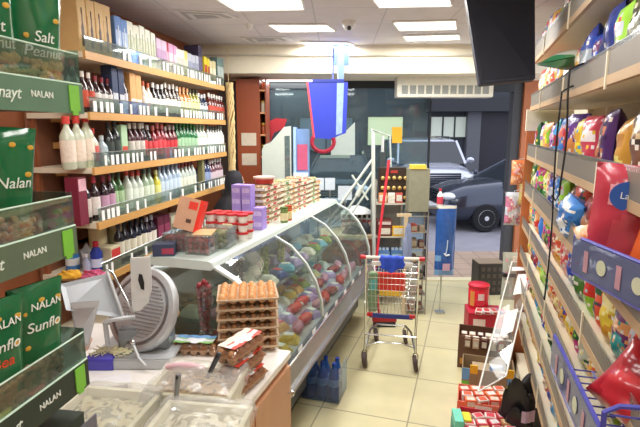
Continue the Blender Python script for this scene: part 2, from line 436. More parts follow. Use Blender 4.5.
# shelving in the corner nearer than the bottles
cu = root('corner_shelving', (-2.02, 3.38, 0), 0); tag(cu, 'small corner shelving with orange edges behind the green snack rack', 'shelving')
MB().box(-.75, .24, .38, .40, 0, 2.95, BROWN).build('back_panel', cu)
for z in (2.56, 2.2, 2.02, 1.83, 1.6, 1.3, .9, .4):
    b = MB().box(-.75, .24, 0, .38, z-.03, z, CREAM).build('shelf_board', cu); MB().box(-.75, .24, -.018, 0, z-.04, z+.003, ORANGE_EDGE).build('edge_strip', b)
MB().box(.22, .24, .0, .38, 0, 2.95, BROWN).build('side_panel', cu)

def mk_bottle(name, r, h, body, cap, label, neck=.35, shoulder=.62, parts=True, bodym=None, capr=1.15):
    bm_ = bodym or M(body, .12, spec=.7, coat=.3, var=.02)
    cm = M(cap, .35, var=0); lm = M(label, .6, var=.12, scale=60) if label else None
    rn = r*neck
    prof = [(r*.9, 0), (r, .01), (r, h*shoulder), (r*.85, h*(shoulder+.06)), (rn*1.25, h*(shoulder+.16)), (rn, h*(shoulder+.2)), (rn, h*.93)]
    t = root(name)
    MB().lathe(prof, bm_, 12).build('body', t, smooth=True)
    MB().lathe([(rn*capr, h*.86), (rn*capr, h), (rn*.9, h)], cm, 10).build('cap', t, smooth=True)
    if lm: MB().lathe([(r*1.012, h*.14), (r*1.02, h*.15), (r*1.02, h*(shoulder-.08)), (r*1.012, h*(shoulder-.07))], lm, 12).build('label', t, smooth=True)
    return t
def mk_box(name, wd, dp, h, col, lab, motif=None, lh=(.3, .7), lid=None):
    t = root(name)
    MB().box(-wd/2, wd/2, -dp/2, dp/2, 0, h, M(col, .6, var=.04)).build('carton', t, bevel=.002)
    if lab: MB().box(-wd*.42, wd*.42, -dp/2-.0015, -dp/2, h*lh[0], h*lh[1], M(lab, .5, var=.15, scale=50)).build('label', t)
    if motif:
        mm = MB()
        mm.prism([(-.011, h*.12), (.011, h*.12), (.011, h*.45), (.004, h*.55), (.004, h*.8), (-.004, h*.8), (-.004, h*.55), (-.011, h*.45)], 'y', -dp/2-.003, -dp/2, M(motif, .5, var=0)); mm.build('printed_motif', t)
    if lid: MB().box(-wd*.505, wd*.505, -dp*.505, dp*.505, h*.9, h*1.01, M(lid, .5)).build('lid', t)
    return t
def sl(x, z=1.9): return L.solve(x, LD, z)
SHN = ['top shelf', 'second shelf', 'third shelf', 'fourth shelf', 'fifth shelf']
NLEFT = [0]
def run(si, x0, x1, key, desc, cat, name, builder, width, dd=.0, gap=.004, rel=90, maxn=20, near='near'):
    s = sl(x0, LZ[si])+width/2; n = 0; e = sl(x1, LZ[si])
    # how many fit
    while s-width/2 < e-width*.4 and n < maxn:
        t = inst(key, builder)
        put(t, L, LD-.035-dd, s, LZ[si], rel+random.uniform(-4, 4), scale=(1, 1, random.uniform(1.0, 1.07)))
        t.name = name
        tag(t, f'{ORD[n]} {desc} from near end, {SHN[si]}', cat, f'{desc}s on the {SHN[si]}')
        if 'kind' in t: del t['kind']
        s += width+gap; n += 1; NLEFT[0] += 1
def Bt(r, h, body, cap, label, **k): return lambda: mk_bottle('bottle', r, h, body, cap, label, **k)
def Bx(*a, **k): return lambda: mk_box('gift_box', *a, **k)
def rb(si, x0, x1, r, h, body, cap, label, desc, **k):
    run(si, x0, x1, ('b', r, h, body, cap, label), desc, 'bottle', 'bottle', Bt(r, h, body, cap, label, **k), 2*r, dd=r)
def rx(si, x0, x1, wd, dp, h, col, lab, desc, motif=None, lid=None, name='gift_box', lh=(.3, .7)):
    run(si, x0, x1, ('x', wd, dp, h, col, lab, motif, lid), desc, 'box', name, Bx(wd, dp, h, col, lab, motif=motif, lid=lid, lh=lh), wd, dd=dp/2)
# top shelf: boxes
rx(0, 87, 121, .085, .15, .335, 'd9b67c', 'cfa868', 'tan carton printed with a dark bottle', motif='4a3320')
rx(0, 123, 134, .075, .09, .30, '5f86c4', 'a9c2e6', 'blue gift box', motif='d7e2f2')
rx(0, 134.5, 161, .08, .09, .29, 'e3e4d6', 'c7cdb4', 'white gift box with grey motif', motif='9aa58c')
rx(0, 162, 170, .09, .09, .26, 'cdb6cc', 'b28fb4', 'pale mauve gift box')
rx(0, 170.5, 174, .07, .08, .25, 'a92c46', 'd8a0a8', 'crimson gift box')
rx(0, 174.5, 181, .08, .09, .25, 'd69cc0', 'efd3e2', 'pink gift box')
rx(0, 181.5, 188, .08, .09, .24, 'dfe0d8', 'c2c2b8', 'plain white gift box')
rx(0, 188.5, 192, .09, .09, .24, 'd8cc72', 'efe9b8', 'pale yellow gift box')
rx(0, 192.5, 203, .085, .09, .23, 'b9bfcd', '8e96ae', 'silver grey gift box')
rx(0, 203.5, 208, .09, .15, .34, '3d3550', '5a5270', 'tall dark violet carton')
rx(0, 208.5, 213, .08, .09, .25, 'e4cf34', 'b0402a', 'bright yellow gift box')
rx(0, 213.5, 221, .09, .09, .24, 'd9cfa0', 'efe8cc', 'cream gift box')
rx(0, 221.5, 228, .09, .09, .30, '6f8a86', 'b5c4c0', 'grey green gift box')
# second shelf
rb(1, 74, 88, .04, .315, '1d1a1c', 'b02832', 'e9dfb4', 'large dark wine bottle with red cap')
rb(1, 92, 104, .03, .25, '3a2420', 'e8e2d6', 'c95038', 'bottle with orange label and white cap')
rb(1, 104.5, 119, .033, .23, '33161c', '8a2030', 'e6e4e0', 'dark red bottle with white label')
rx(1, 119.5, 131, .075, .08, .31, '2b3a5c', 'c8ccd4', 'dark blue box with a silver swirl', lh=(.05, .45))
rb(1, 131.5, 137, .03, .27, '241c26', '2c2030', 'd8d4dc', 'black bottle with pale label')
rx(1, 137.5, 150, .075, .08, .30, 'dba468', 'f0ece4', 'orange box with white label', lh=(.05, .4))
rb(1, 151, 160, .036, .26, 'e8e0cc', 'c86848', 'f4f0e6', 'cream liqueur bottle with brown cap')
rb(1, 160.5, 172, .036, .26, '2a2a2e', 'efefef', 'f3eee0', 'black bottle with white cap')
rb(1, 172.5, 186, .034, .28, '3c2e22', 'e9e6de', 'e6e2d2', 'brown bottle with cream label')
rb(1, 186.5, 196, .038, .28, 'b87a40', 'd8a070', 'efe4a8', 'amber bottle with yellow label')
rb(1, 196.5, 204, .036, .28, '8c8a3c', '30301c', 'e9e49c', 'olive bottle with yellow label')
rb(1, 204.5, 214, .036, .25, '26304a', 'e4e4e8', 'c6ccd8', 'navy bottle with silver label')
rb(1, 214.5, 228, .036, .27, '5c2420', 'e8e6e0', 'b84838', 'dark bottle with rust label')
# third shelf
rb(2, 78, 101, .045, .32, 'c9cfb8', 'd94840', 'ead9c8', 'clear spirit bottle with red cap', capr=1.5)
rb(2, 101.5, 110, .04, .25, 'cfd2c0', 'd3403a', 'd06058', 'squat clear bottle with red cap and red label', capr=1.5)
rb(2, 110.5, 117, .04, .2, 'a8bcc4', 'c8d4d8', 'b2c6cc', 'short pale blue bottle')
rb(2, 117.5, 128, .036, .29, '20262c', '1c2024', '3a4440', 'black bottle with dark label')
rx(2, 128.5, 137, .08, .08, .27, 'a9c9a4', 'c9503c', 'pale green box with red band', lh=(.3, .45))
rb(2, 138, 150, .035, .29, '4a2430', 'd8d4cc', 'cfc9c0', 'wine bottle with silver cap')
rb(2, 150.5, 160, .035, .28, '2a1c20', 'e6e6e6', 'c84444', 'black bottle with red label')
rb(2, 160.5, 172, .036, .28, '8a2430', 'e08080', 'd84850', 'bright red bottle')
rb(2, 172.5, 183, .036, .27, '6a1c24', 'c8c0c0', 'c03038', 'deep red bottle')
rb(2, 183.5, 203, .036, .30, '1f6b3a', '2b8a46', '9cbf9c', 'green bottle')
rb(2, 203.5, 213, .037, .29, 'b9c9b8', '8aa28c', 'e0e8da', 'pale green bottle')
rb(2, 213.5, 228, .037, .28, 'c9cfca', '58605c', 'f0f2ee', 'clear bottle with white label')
# fourth shelf
rx(3, 87, 94, .09, .09, .29, '7a2238', 'e6b2be', 'dark red box with pink label', lh=(.72, .97))
rb(3, 94.5, 103, .035, .28, '201a22', 'd9cfb8', 'd4c8c0', 'dark wine bottle with cream cap')
rb(3, 103.5, 112, .035, .28, '2a1620', 'c4445a', 'e0d6d2', 'dark wine bottle with red cap')
rb(3, 112.5, 121, .035, .28, '30202c', '8c3a4c', 'c89cb8', 'dark wine bottle with lilac label')
rb(3, 121.5, 135, .036, .30, '3c6a38', '30482c', 'a8c49a', 'leafy green bottle with green label')
rb(3, 135.5, 152, .038, .29, 'c6d0c6', 'c84c48', 'dfe8dc', 'clear bottle with small red cap')
rb(3, 152.5, 163, .036, .28, 'a4bca0', '5c7468', 'd8e4d0', 'sage green bottle')
rb(3, 163.5, 166.5, .036, .26, 'd9cc3c', 'e6e0a0', 'efe890', 'yellow bottle')
rb(3, 167, 185, .038, .30, 'a3b8cc', '7f98b4', 'c4d4e2', 'pale blue bottle')
rb(3, 185.5, 201, .036, .29, 'b8c4bc', '8a3c3c', 'd4d8c8', 'clear bottle with maroon cap')
rb(3, 205, 215, .036, .29, '2c3c68', '1c2848', '8c9cc0', 'dark blue bottle')
rb(3, 215.5, 228, .036, .28, '6c4450', 'd8d8dc', 'c8b8c0', 'dusky bottle with white cap')
# fifth shelf
for n, (x, ss) in enumerate(((-2.16, 3.42), (-2.13, 3.60))):
    t = inst('canister', lambda: (lambda r_: (MB().lathe([(.06, 0), (.062, .005), (.062, .27), (.06, .275)], M('d9cfa8', .5, var=.05), 20).build('tube', r_, smooth=True), MB().lathe([(.064, .262), (.064, .288), (.05, .29)], M('c9c09c', .4), 20).build('lid', r_, smooth=True), r_)[-1])(root('canister')))
    put(t, L, x, ss, LZ[4]); tag(t, ['tall beige canister, nearer of the pair, beside the spray bottles', 'tall beige canister, farther of the pair, on the fifth shelf'][n], 'canister', 'beige canisters on the fifth shelf')
rx(4, 118, 127, .12, .12, .15, 'c8c0a0', 'c83c38', 'small cream carton with red print', lh=(.4, .9))
rb(4, 127.5, 139, .037, .29, '1b1e2a', '2a2c3a', 'd8d2c0', 'black wine bottle with cream label')
rb(4, 139.5, 154, .037, .28, '22283a', '20202c', 'e2dcc8', 'navy wine bottle with cream label')
rb(4, 154.5, 163, .037, .27, '2b2436', 'b8b8c4', 'e8e0d4', 'dark wine bottle with grey cap')
rx(4, 163.5, 176, .11, .12, .24, '5c1e34', '8c3c58', 'deep maroon box')
rx(4, 176.5, 200, .11, .12, .20, 'b9b49c', '5c5a4c', 'grey beige carton')
# dark bottles standing on the corner shelving
k = 0
for (zz, xs) in ((2.2, (-.05, .05, .14)), (1.6, (-.02, .06, .14)), (1.83, (.13,))):
    for xo in xs:
        t = inst('cornerbottle', Bt(.036, .29 if zz != 1.83 else .15, '1e1a20', '5c2030', 'c8bca8')) if zz != 1.83 else mk_bottle('bottle', .03, .15, '202024', 'd8d8d8', 'd0d0d0')
        t.location = (-2.02+xo, 3.38+.08, zz); t.name = 'bottle'
        tag(t, f'{ORD[k]} dark bottle counted along the corner shelving from its top', 'bottle', 'bottles on the corner shelving'); k += 1
t = root('glass_bowl', (-2.02+.02, 3.46, 1.83)); tag(t, 'small bright green lidded bowl on the corner shelving', 'bowl')
MB().lathe([(.05, 0), (.07, .01), (.075, .05), (.06, .06)], M('2f9a58', .2), 20).build('bowl', t, smooth=True); MB().lathe([(.062, .055), (.062, .068), (.01, .075)], M('8fd0a4', .3), 20).build('lid', t, smooth=True)
t = root('carton', (-2.02-.0, 3.46, 2.02)); tag(t, 'low black and white carton on the corner shelving', 'box'); MB().box(-.08, .08, -.06, .06, 0, .07, M('2c2c30')).build('box', t); MB().box(-.08, .08, -.061, -.06, .0, .025, WHITE).build('label', t)

# cleaning things on the near end of the fifth shelf
def onL5(x, y, back=0): return onz(x, y, LZ[4])
p = onL5(66, 274); t = root('spray_bottle', p+Vector((0, .1, 0)), 0); tag(t, 'white bottle with blue label and yellow cap beside the slicer', 'bottle')
MB().lathe([(.04, 0), (.045, .01), (.045, .12), (.02, .16), (.02, .17)], M('3b82cc', .3), 16).build('body', t, smooth=True); MB().lathe([(.022, .165), (.022, .2), (.015, .205)], M('e8d23c', .4), 12).build('cap', t, smooth=True); MB().lathe([(.0465, .04), (.0465, .09)], M('e9eef4', .4), 16).build('label', t, smooth=True)
p = onL5(95, 272); t = root('cleaner_bottle', p+Vector((0, .04, 0)), 0); tag(t, 'deep blue cleaner bottle with red cap standing beside the beige canisters', 'bottle')
MB().lathe([(.036, 0), (.04, .01), (.04, .13), (.018, .17), (.018, .18)], M('2b3f9c', .25), 16).build('body', t, smooth=True); MB().lathe([(.02, .172), (.02, .205), (.012, .21)], M('b02838', .4), 12).build('cap', t, smooth=True); MB().lathe([(.0415, .03), (.0415, .09)], M('c7d3ee', .4), 16).build('label', t, smooth=True)
p = onL5(89, 273); t = root('small_bottle', p+Vector((-.02, .02, 0)), 0); tag(t, 'small pale grey bottle touching the deep blue cleaner bottle', 'bottle')
MB().lathe([(.025, 0), (.028, .01), (.028, .07), (.012, .1), (.012, .12)], M('aab4d0', .3), 14).build('body', t, smooth=True); MB().lathe([(.014, .11), (.014, .13)], M('e6e6ee', .4), 12).build('cap', t, smooth=True)
def crumple(name, c, rx_, ry_, rz_, mat, label, cat, seed=1, nu=28, nv=18, rough=.25):
    rn = random.Random(seed); ph = [(rn.uniform(2, 7), rn.uniform(2, 7), rn.uniform(0, 6), rn.uniform(.3, 1)) for _ in range(7)]
    def f(u, v):
        a = 2*PI*u; b = PI/2*v
        k = 1+rough*sum(q[3]*math.sin(q[0]*math.cos(a)*math.cos(b)*2+q[1]*math.sin(a)*math.cos(b)*2+q[2]+3*b) for q in ph)/3
        return (rx_*math.cos(a)*math.cos(b)*k, ry_*math.sin(a)*math.cos(b)*k, max(0, rz_*math.sin(b)*k))
    o = MB().grid(f, nu, nv, mat).build(name, smooth=True); o.location = c; tag(o, label, cat); return o
crumple('plastic_bag', onL5(79, 272)+Vector((0, .16, 0)), .08, .06, .15, M('dfe3ea', .3, var=.1), 'crumpled white plastic bag between two cleaning bottles', 'bag', 3)
crumple('cloth', onL5(74, 276)+Vector((-.02, -.02, 0)), .085, .05, .045, M('eeb83c', .8), 'yellow cleaning cloth lying beside the slicer', 'cloth', 4)
crumple('cloth', onL5(99, 274)+Vector((0, -.06, 0)), .09, .045, .045, M('d8668c', .8), 'pink cleaning cloth lying in front of the blue bottle', 'cloth', 5)

# straw garland, wooden cabinet
t = root('straw_garland', L.pt(-1.93, 5.62, 1.42)); tag(t, 'long straw garland hanging at the far end of the bottle shelving', 'garland')
m = MB(); rn = random.Random(3); STR = M('d8bf8a', .9, var=.15)
for i in range(26):
    a = rn.uniform(0, 6.28); pts = []
    for j in range(12):
        z = j/11*1.22; rr_ = .035+.02*math.sin(z*9+a); pts.append((rr_*math.cos(a+z*7), rr_*math.sin(a+z*7), z))
    m.tube(pts, .008, STR, 4)
m.tube([(0, 0, 1.22), (0, 0, 1.6)], .004, STR, 4); m.build('strands', t)
cx0, cx1 = onY(236, 100, 6.02).x, onY(266, 100, 6.02).x
t = root('cabinet', (cx0, 6.04, 0)); tag(t, 'tall reddish brown wooden cabinet with open slots beside the window', 'cabinet')
cw = cx1-cx0; CB = wood('a4522f', '8c4226', .4, (1, 1, 12))
MB().box(0, cw*.74, 0, .42, 0, 2.72, CB).build('body', t)
s_ = MB()
for (a, b) in ((cw*.74, cw*.78), (cw*.96, cw)): s_.box(a, b, 0, .42, 0, 2.72, CB)
s_.box(cw*.74, cw, .38, .42, 0, 2.72, CB)
s_.build('side_frame', t)
for q in range(10): MB().box(cw*.78, cw*.96, .01, .38, .15+q*.27, .17+q*.27, M('d79a68', .5)).build('slot_shelf', t)
for (y0, y1) in ((133, 146), (154, 166)):
    z1, z0 = onY(245, y0, 5.9).z, onY(245, y1, 5.9).z
    MB().box(.05, .235, -.004, 0, z0, z1, M('d9cdb8', .7)).build('notice', t)
for q in range(6):
    c = (cw*.87, .1, .17+.27*(3+q)); j = mk_bottle('jar', .03, .14, ['c4a43c', 'a06a34', 'd8cfae', '7c8a3c', 'b4542c', 'dcd8c4'][q], 'd8b848', None, neck=.8)
    j.location = (cx0+c[0], 6.04+c[1], c[2]); tag(j, f'small jar on the {ORD[5-q]} visible slot of the brown cabinet from top', 'jar', 'jars in the cabinet slots')

# ---------------------------------------------------------------- snack shelving (right)
RD, RS0, RS1 = .50, .75, 4.1
RZ = [2.68, 2.30, 1.90, 1.59, 1.31, 1.05, .79, .50]
g = root('gondola_shelving', A.pt(RD, RS0, 0), -A.a); tag(g, 'long snack shelving with grey guard rails and pale wooden edges', 'shelving')
ln = (RS1-RS0)/A.cs
PEG = M('cfc2a4', .7); PALEW = wood('c4a884', 'ae8e6a', .5, (1, 12, 1)); GUARD = M('857e73', .5, .3, var=.04)
MB().box(.44, .46, 0, ln, 0, 3.0, PEG).build('back_panel', g)
MB().box(.0, .44, 0.02, ln-.02, 0, .12, CREAM).build('plinth', g)
for q in (.2, 1.1, 2.0, 2.9, ln-.04): MB().box(.41, .44, q, q+.04, 0, 3.0, CREAM).build('upright', g)
for i, z in enumerate(RZ):
    b = MB().box(0, .44, 0, ln, z-.03, z, CREAM).build('shelf_board', g)
    MB().box(-.02, 0, 0, ln, z-.036, z-.002, PALEW).build('edge_strip', b)
    gh = .082 if i < 4 else .052; m = MB().box(-.018, -.014, 0, ln, z-.006, z+gh, GUARD)
    y = .0
    while y < ln: m.box(-.018, -.015, y, y+.006, z+gh, z+gh+.013, STEEL); y += .016
    m.box(-.019, -.014, 0, ln, z+gh+.013, z+gh+.017, STEEL)
    m.build('guard_rail', b)
    for q in (.2, 1.1, 2.0, 2.9): MB().box(-.024, -.018, q-.007, q+.007, z-.05, z+.085, CREAM).build('bracket', b)

BG = {}
def mk_bag(wd, h, th, base, c2, c3, kind=0, seed=0, gloss=.28, speck=True):
    t = root('snack_bag'); rn = random.Random(seed)
    ms = [M(base, gloss, var=.05, coat=.3), M(c2, gloss, var=.05, coat=.3), M(c3, gloss, var=.05, coat=.3), M('ece6dc', gloss, var=.05, coat=.3)]
    ph = rn.uniform(0, 6)
    def T(u, v):
        k = max(0, 1-abs(2*u-1)**2.6)*max(0, 1-abs(2*v-1)**3.2)
        return th*.5*k**.6*(1+.10*math.sin(9*u+ph+5*v)+.07*math.sin(17*v+ph-7*u))+.002
    def X(u, v): return (u-.5)*wd*(1-.07*math.sin(PI*v))
    cx, cz = rn.uniform(.4, .6), rn.uniform(.3, .4)
    def pick(u, v):
        if v > .95 or v < .05: return ms[0]
        q_ = rn.random()
        if speck and .1 < v < .9 and .08 < u < .92 and q_ < .26: return ms[1+int(q_*11.5)]
        if kind == 0:
            if (u-cx)**2*wd*wd+(v-cz)**2*h*h < (wd*.3)**2: return ms[1]
            if .62 < v < .8 and .15 < u < .85: return ms[2]
        elif kind == 1:
            if v < .38+.15*math.sin(u*5+ph): return ms[1]
            if .58 < v < .78 and abs(u-.5) < .36: return ms[2]
        elif kind == 2:
            if (math.sin(u*9+ph)+math.sin(v*11-ph)) > .55: return ms[1]
            if (math.sin(u*8-ph)+math.cos(v*10)) > .9: return ms[2]
        elif kind == 4: return ms[1]
        elif kind == 3:
            if .35 < v < .65: return ms[1]
            if v > .82: return ms[2]
        return ms[0]
    def z_(v): return h*v
    MB().grid(lambda u, v: (X(u, v), -T(u, v), z_(v)), 12, 16, ms[0], pick).grid(lambda u, v: (X(u, v), T(u, v), z_(v)), 12, 16, ms[0]).build('pouch', t, smooth=True)
    m = MB()
    for q in range(8): m.box(-wd/2, wd/2, -.0035, .0035, h*(.955+.005*q), h*(.958+.005*q), ms[0])
    m.build('top_seal', t)
    return t
COLN = {}
RN = ['top board', 'first row', 'second row', 'third row', 'fourth row', 'fifth row', 'sixth row', 'seventh row']
def sr(x, off=.08, z=1.6): return A.solve(x, RD+off, z)
def bag(si, x, wd, h, th, base, c2, c3, kind, words, off=.08, rel=-90, lean=0, dz=0, s=None, roll=0):
    key = ('bag', wd, h, th, base, c2, c3, kind)
    t = inst(key, lambda: mk_bag(wd, h, th, base, c2, c3, kind, seed=int(x)))
    t.name = 'snack_bag'
    s_ = sr(x, off, RZ[si]+h/2) if s is None else s
    s_ = min(s_, RS1-.10)
    put(t, A, RD+off, s_, RZ[si]+dz, rel, tilt=(R(lean), R(roll)))
    tag(t, words, 'snack bag', 'snack bags on the gondola shelving'); return t
# above the top board
ra = random.Random(11)
bags = [
 # si, x, w, h, th, base, c2, c3, kind, words
 (0, 544, .17, .30, .09, 'e06a50', 'f2f0f6', '6a6ac8', 2, 'white blue and coral snack bag above the television corner'),
 (0, 556, .18, .28, .09, '5a68c0', 'f0d8b0', 'e8e0f0', 2, 'violet blue speckled snack bag on the topmost board'),
 (0, 572, .18, .28, .09, 'e0c23c', 'e84c38', 'f0f0e0', 0, 'yellow snack bag with red disc on the topmost board'),
 (0, 596, .2, .30, .09, '7c3a3c', 'd08850', 'e0d0b0', 1, 'maroon snack bag on the topmost board near the front'),
 (1, 528, .17, .29, .09, 'd84838', 'f0b83c', 'f2e6e0', 1, 'red and yellow snack bag at the far end of the upper row'),
 (1, 534, .17, .27, .09, 'e8a83c', 'd03c34', 'f4f0e8', 0, 'amber snack bag with red disc at the far upper row'),
 (1, 541, .17, .28, .09, 'c9d868', '4caa50', 'f6f2c8', 2, 'lime and white snack bag in the upper row'),
 (1, 549, .17, .28, .09, 'e6d894', '58b04c', 'f0ece0', 1, 'cream snack bag with green foot in the upper row'),
 (1, 559, .17, .27, .09, 'e0604c', 'f4dc78', 'e8b040', 2, 'coral and yellow snack bag in the upper row'),
 (1, 571, .16, .2, .08, 'd8c8a0', 'b08c5c', 'e8e4d0', 0, 'small beige snack bag under the flat green packet'),
 (1, 592, .26, .30, .12, '2b4aa8', '9ba6b0', '24389a', 3, 'large royal blue bag with grey band beside the flat packet'),
 (1, 618, .26, .30, .12, '26357c', '22306e', '1f2a64', 0, 'large navy bag to the near side of the royal blue bag'),
 (1, 650, .24, .28, .12, '56583a', 'c8c0a0', '3a3c2c', 1, 'dark olive bag at the near end of the upper row'),
 (2, 530, .17, .28, .09, '58a048', 'd8d860', '2c7a3c', 2, 'green and lime snack bag at the far end below the white plate'),
 (2, 540, .17, .26, .09, '8c5cae', 'e8dff0', 'c79ad0', 2, 'lilac snack bag with white marks beside the hanging cable'),
 (2, 547, .17, .26, .09, 'a07cc0', 'e8dc60', 'f0e8f4', 0, 'mauve snack bag with yellow disc beside the hanging cable'),
 (2, 557, .16, .25, .09, '5c2c88', '8a4ca8', 'd8a8d0', 1, 'deep violet snack bag right behind the hanging cable'),
 (2, 567, .17, .29, .09, '2f7ccc', 'eec23c', 'f0785c', 1, 'bright blue snack bag with yellow foot'),
 (2, 580, .17, .29, .09, '4a2880', 'd88848', '6a3498', 0, 'purple snack bag with orange disc next to the blue one'),
 (2, 594, .17, .27, .09, 'd0465c', 'f0c84c', 'f4ecec', 1, 'pinkish red snack bag with yellow foot'),
 (2, 609, .18, .29, .09, '4c2c68', 'c8784c', '34204c', 0, 'dark purple snack bag above the red crisps sack'),
 (2, 628, .2, .25, .09, 'c8923c', 'e6d87c', 'b07828', 1, 'mustard snack bag on the second row'),
 (2, 652, .2, .28, .1, '34241c', '6a4028', 'c8b088', 0, 'dark brown snack bag at the near end of the second row'),
 (3, 519, .16, .2, .09, 'efe2d4', 'b03c8c', 'd8c870', 0, 'white packet with magenta square at the far third row'),
 (3, 531, .17, .27, .09, '2c7a3c', 'c8d04c', '1f6030', 1, 'dark green snack bag on the third row behind the cable'),
 (3, 540, .17, .26, .09, '2f7040', '68b048', 'd8e098', 0, 'green snack bag with light disc on the third row'),
 (3, 550, .14, .24, .08, 'e0e058', '3c9c48', 'f0f0b0', 1, 'slim yellow green snack bag beside the cable on the third row'),
 (3, 563, .17, .25, .09, '3a86d4', 'e8f0f8', '2a62b4', 2, 'sky blue snack bag with white flashes on the third row'),
 (3, 577, .17, .22, .09, '6a3438', 'c89888', '4c2024', 1, 'brownish red snack bag on the third row'),
 (3, 596, .2, .22, .1, 'b0443c', 'e0a070', '7c2c2c', 0, 'rust red snack bag behind the blue basket'),
 (4, 514, .16, .25, .09, 'dfe6f0', '5a78b8', 'e8d060', 2, 'white and blue snack bag at the far fourth row'),
 (4, 523, .16, .24, .09, 'd87c3c', 'f0d048', '9c3430', 2, 'orange and yellow snack bag on the fourth row'),
 (4, 532, .16, .24, .09, 'a83c34', 'efc83c', 'f0e8e0', 0, 'brick red snack bag with yellow disc on the fourth row'),
 (4, 546, .19, .27, .1, '2f78d0', '4b94e6', '2460b0', 0, 'plain bright blue snack bag on the fourth row'),
 (4, 560, .15, .22, .09, 'd88c70', 'f0e0c4', 'b04c48', 2, 'salmon and cream snack bag on the fourth row'),
 (4, 570, .15, .22, .09, 'cc4c50', 'e6a89c', 'f0e0d4', 2, 'rose red snack bag on the fourth row'),
 (4, 588, .2, .27, .1, '2c5a24', '4c7c30', '1f4a1c', 0, 'big dark green snack bag on the fourth row under the basket'),
 (4, 618, .2, .24, .1, 'e4c838', 'c88c28', 'f4eaa0', 1, 'large yellow snack bag on the fourth row under the basket'),
 (5, 520, .16, .22, .09, '7c7a48', 'b0aa70', '4c4c2c', 1, 'olive snack bag at the far fifth row'),
 (5, 536, .16, .24, .09, 'ead838', 'f6f0a0', 'd8b028', 0, 'lemon yellow snack bag on the fifth row'),
 (5, 550, .17, .23, .09, '7cc83c', 'b8e468', '4ca030', 0, 'lime green snack bag on the fifth row'),
 (5, 564, .15, .22, .09, 'e8dc98', 'cc4c48', '6aa04c', 2, 'cream snack bag with red marks on the fifth row'),
 (5, 576, .16, .23, .09, 'e8c83c', 'f4f0d0', 'cc3c3c', 3, 'golden snack bag with white band on the fifth row'),
 (5, 592, .17, .2, .09, 'b8c0b0', '2c5c3c', 'e8d878', 2, 'grey green snack bag on the fifth row'),
 (6, 532, .14, .22, .09, 'c8283c', 'e04c58', 'f0e8e8', 0, 'crimson snack bag on the sixth row'),
 (6, 545, .16, .22, .09, '58b03c', '2c5c28', '8ad058', 3, 'grass green snack bag with dark band on the sixth row'),
 (6, 557, .15, .20, .09, '2c4c28', '587c3c', '1c2c18', 1, 'very dark green snack bag on the sixth row'),
 (6, 570, .17, .2, .09, '2f64b8', 'e8eef6', '1c3c80', 2, 'blue and white snack bag on the sixth row'),
 (6, 584, .16, .18, .09, '28406c', 'b8c4d8', '1c2c4c', 1, 'navy and silver snack bag on the sixth row'),
 (7, 537, .15, .26, .09, 'e07c2c', 'f0a84c', '5c2c1c', 3, 'orange snack bag with pale band on the lowest row'),
 (7, 545, .14, .18, .09, 'e0c03c', '7c2c3c', 'f0e4a0', 1, 'yellow and wine snack bag on the lowest row'),
 (7, 553, .16, .17, .09, 'c4643c', 'f0dcc0', '8c3424', 2, 'terracotta snack bag on the lowest row near the front'),
]
for b in bags: bag(*b, lean=ra.uniform(-5, 2), rel=-90+ra.uniform(-12, 22))
# the rest of the rows, filled with other flavours
CN = [('teal', '2c9c9c'), ('scarlet', 'd8342c'), ('gold', 'e0a828'), ('magenta', 'c83c84'), ('ivory', 'ece4cc'), ('cobalt', '2c50b8'), ('lime', '94c83c'), ('tomato', 'e05838'), ('plum', '6c3068'), ('silver', 'b8bcc4'), ('forest', '24603a'), ('apricot', 'eca868'), ('azure', '4ca4e0'), ('cherry', 'a81c34'), ('canary', 'f0dc3c')]
KW = ['disc', 'foot', 'flecks', 'band']
fi = 0
for si in range(8):
    hts = sorted([A.solve(b[1], RD+.08, RZ[si]+b[3]/2) for b in bags if b[0] == si])
    free = RZ[si-1]-RZ[si] if si else .36
    sl_ = RS0+.12; 
    used = list(hts)
    y = RS1-.10
    while y > RS0+.35:
        if all(abs(y-u) > .135 for u in used):
            a_, b_, k_ = CN[fi % 15], CN[(fi*7+4) % 15], (fi*5) % 4
            if a_ == b_: b_ = CN[(fi+6) % 15]
            h_ = min(.28, free-.045)*(.9+.1*((fi*37) % 10)/10)
            bag(si, 600, .165, round(h_, 2), .085, a_[1], b_[1], CN[(fi+3) % 15][1], k_, f'{a_[0]} snack bag with {b_[0]} {KW[k_]}, {RN[si]} of the snack shelving', s=y, rel=-90+ra.uniform(-14, 20), lean=ra.uniform(-5, 3)); used.append(y); fi += 1
            y -= .15
        else: y -= .03
t = mk_bag(.30, .42, .10, '4a9c68', 'e6efe6', 'e4f0e4', 4, 5, speck=False); t.name = 'snack_packet'
put(t, A, RD-.06, sr(572, .05, 2.45), RZ[1]+.19, -90, tilt=(R(0), 0)); t.rotation_euler = (R(-84), R(0), -A.a+R(-60)); tag(t, 'green and white packet lying flat across the upper guard rail', 'snack packet')
t = mk_bag(.2, .2, .14, '3a80cc', 'e4eef8', '2c62ac', 2, 9); t.name = 'snack_bag'; put(t, A, RD+.03, sr(581, .05, 1.65), RZ[3]+.0, -80, tilt=(R(8), R(12))); tag(t, 'round blue and white bag leaning over the third guard rail', 'snack bag')
t = root('toilet_roll_pack'); put(t, A, RD+.14, sr(524, .1, .9), RZ[6], -90); tag(t, 'pale green cylindrical pack on the lower far shelf', 'pack')
MB().lathe([(.06, 0), (.07, .012), (.07, .2), (.06, .215), (.02, .22)], M('a6cdb2', .4), 20).build('pack', t, smooth=True); MB().lathe([(.0712, .06), (.0712, .14)], M('8abf9c', .5), 20).build('label', t, smooth=True)
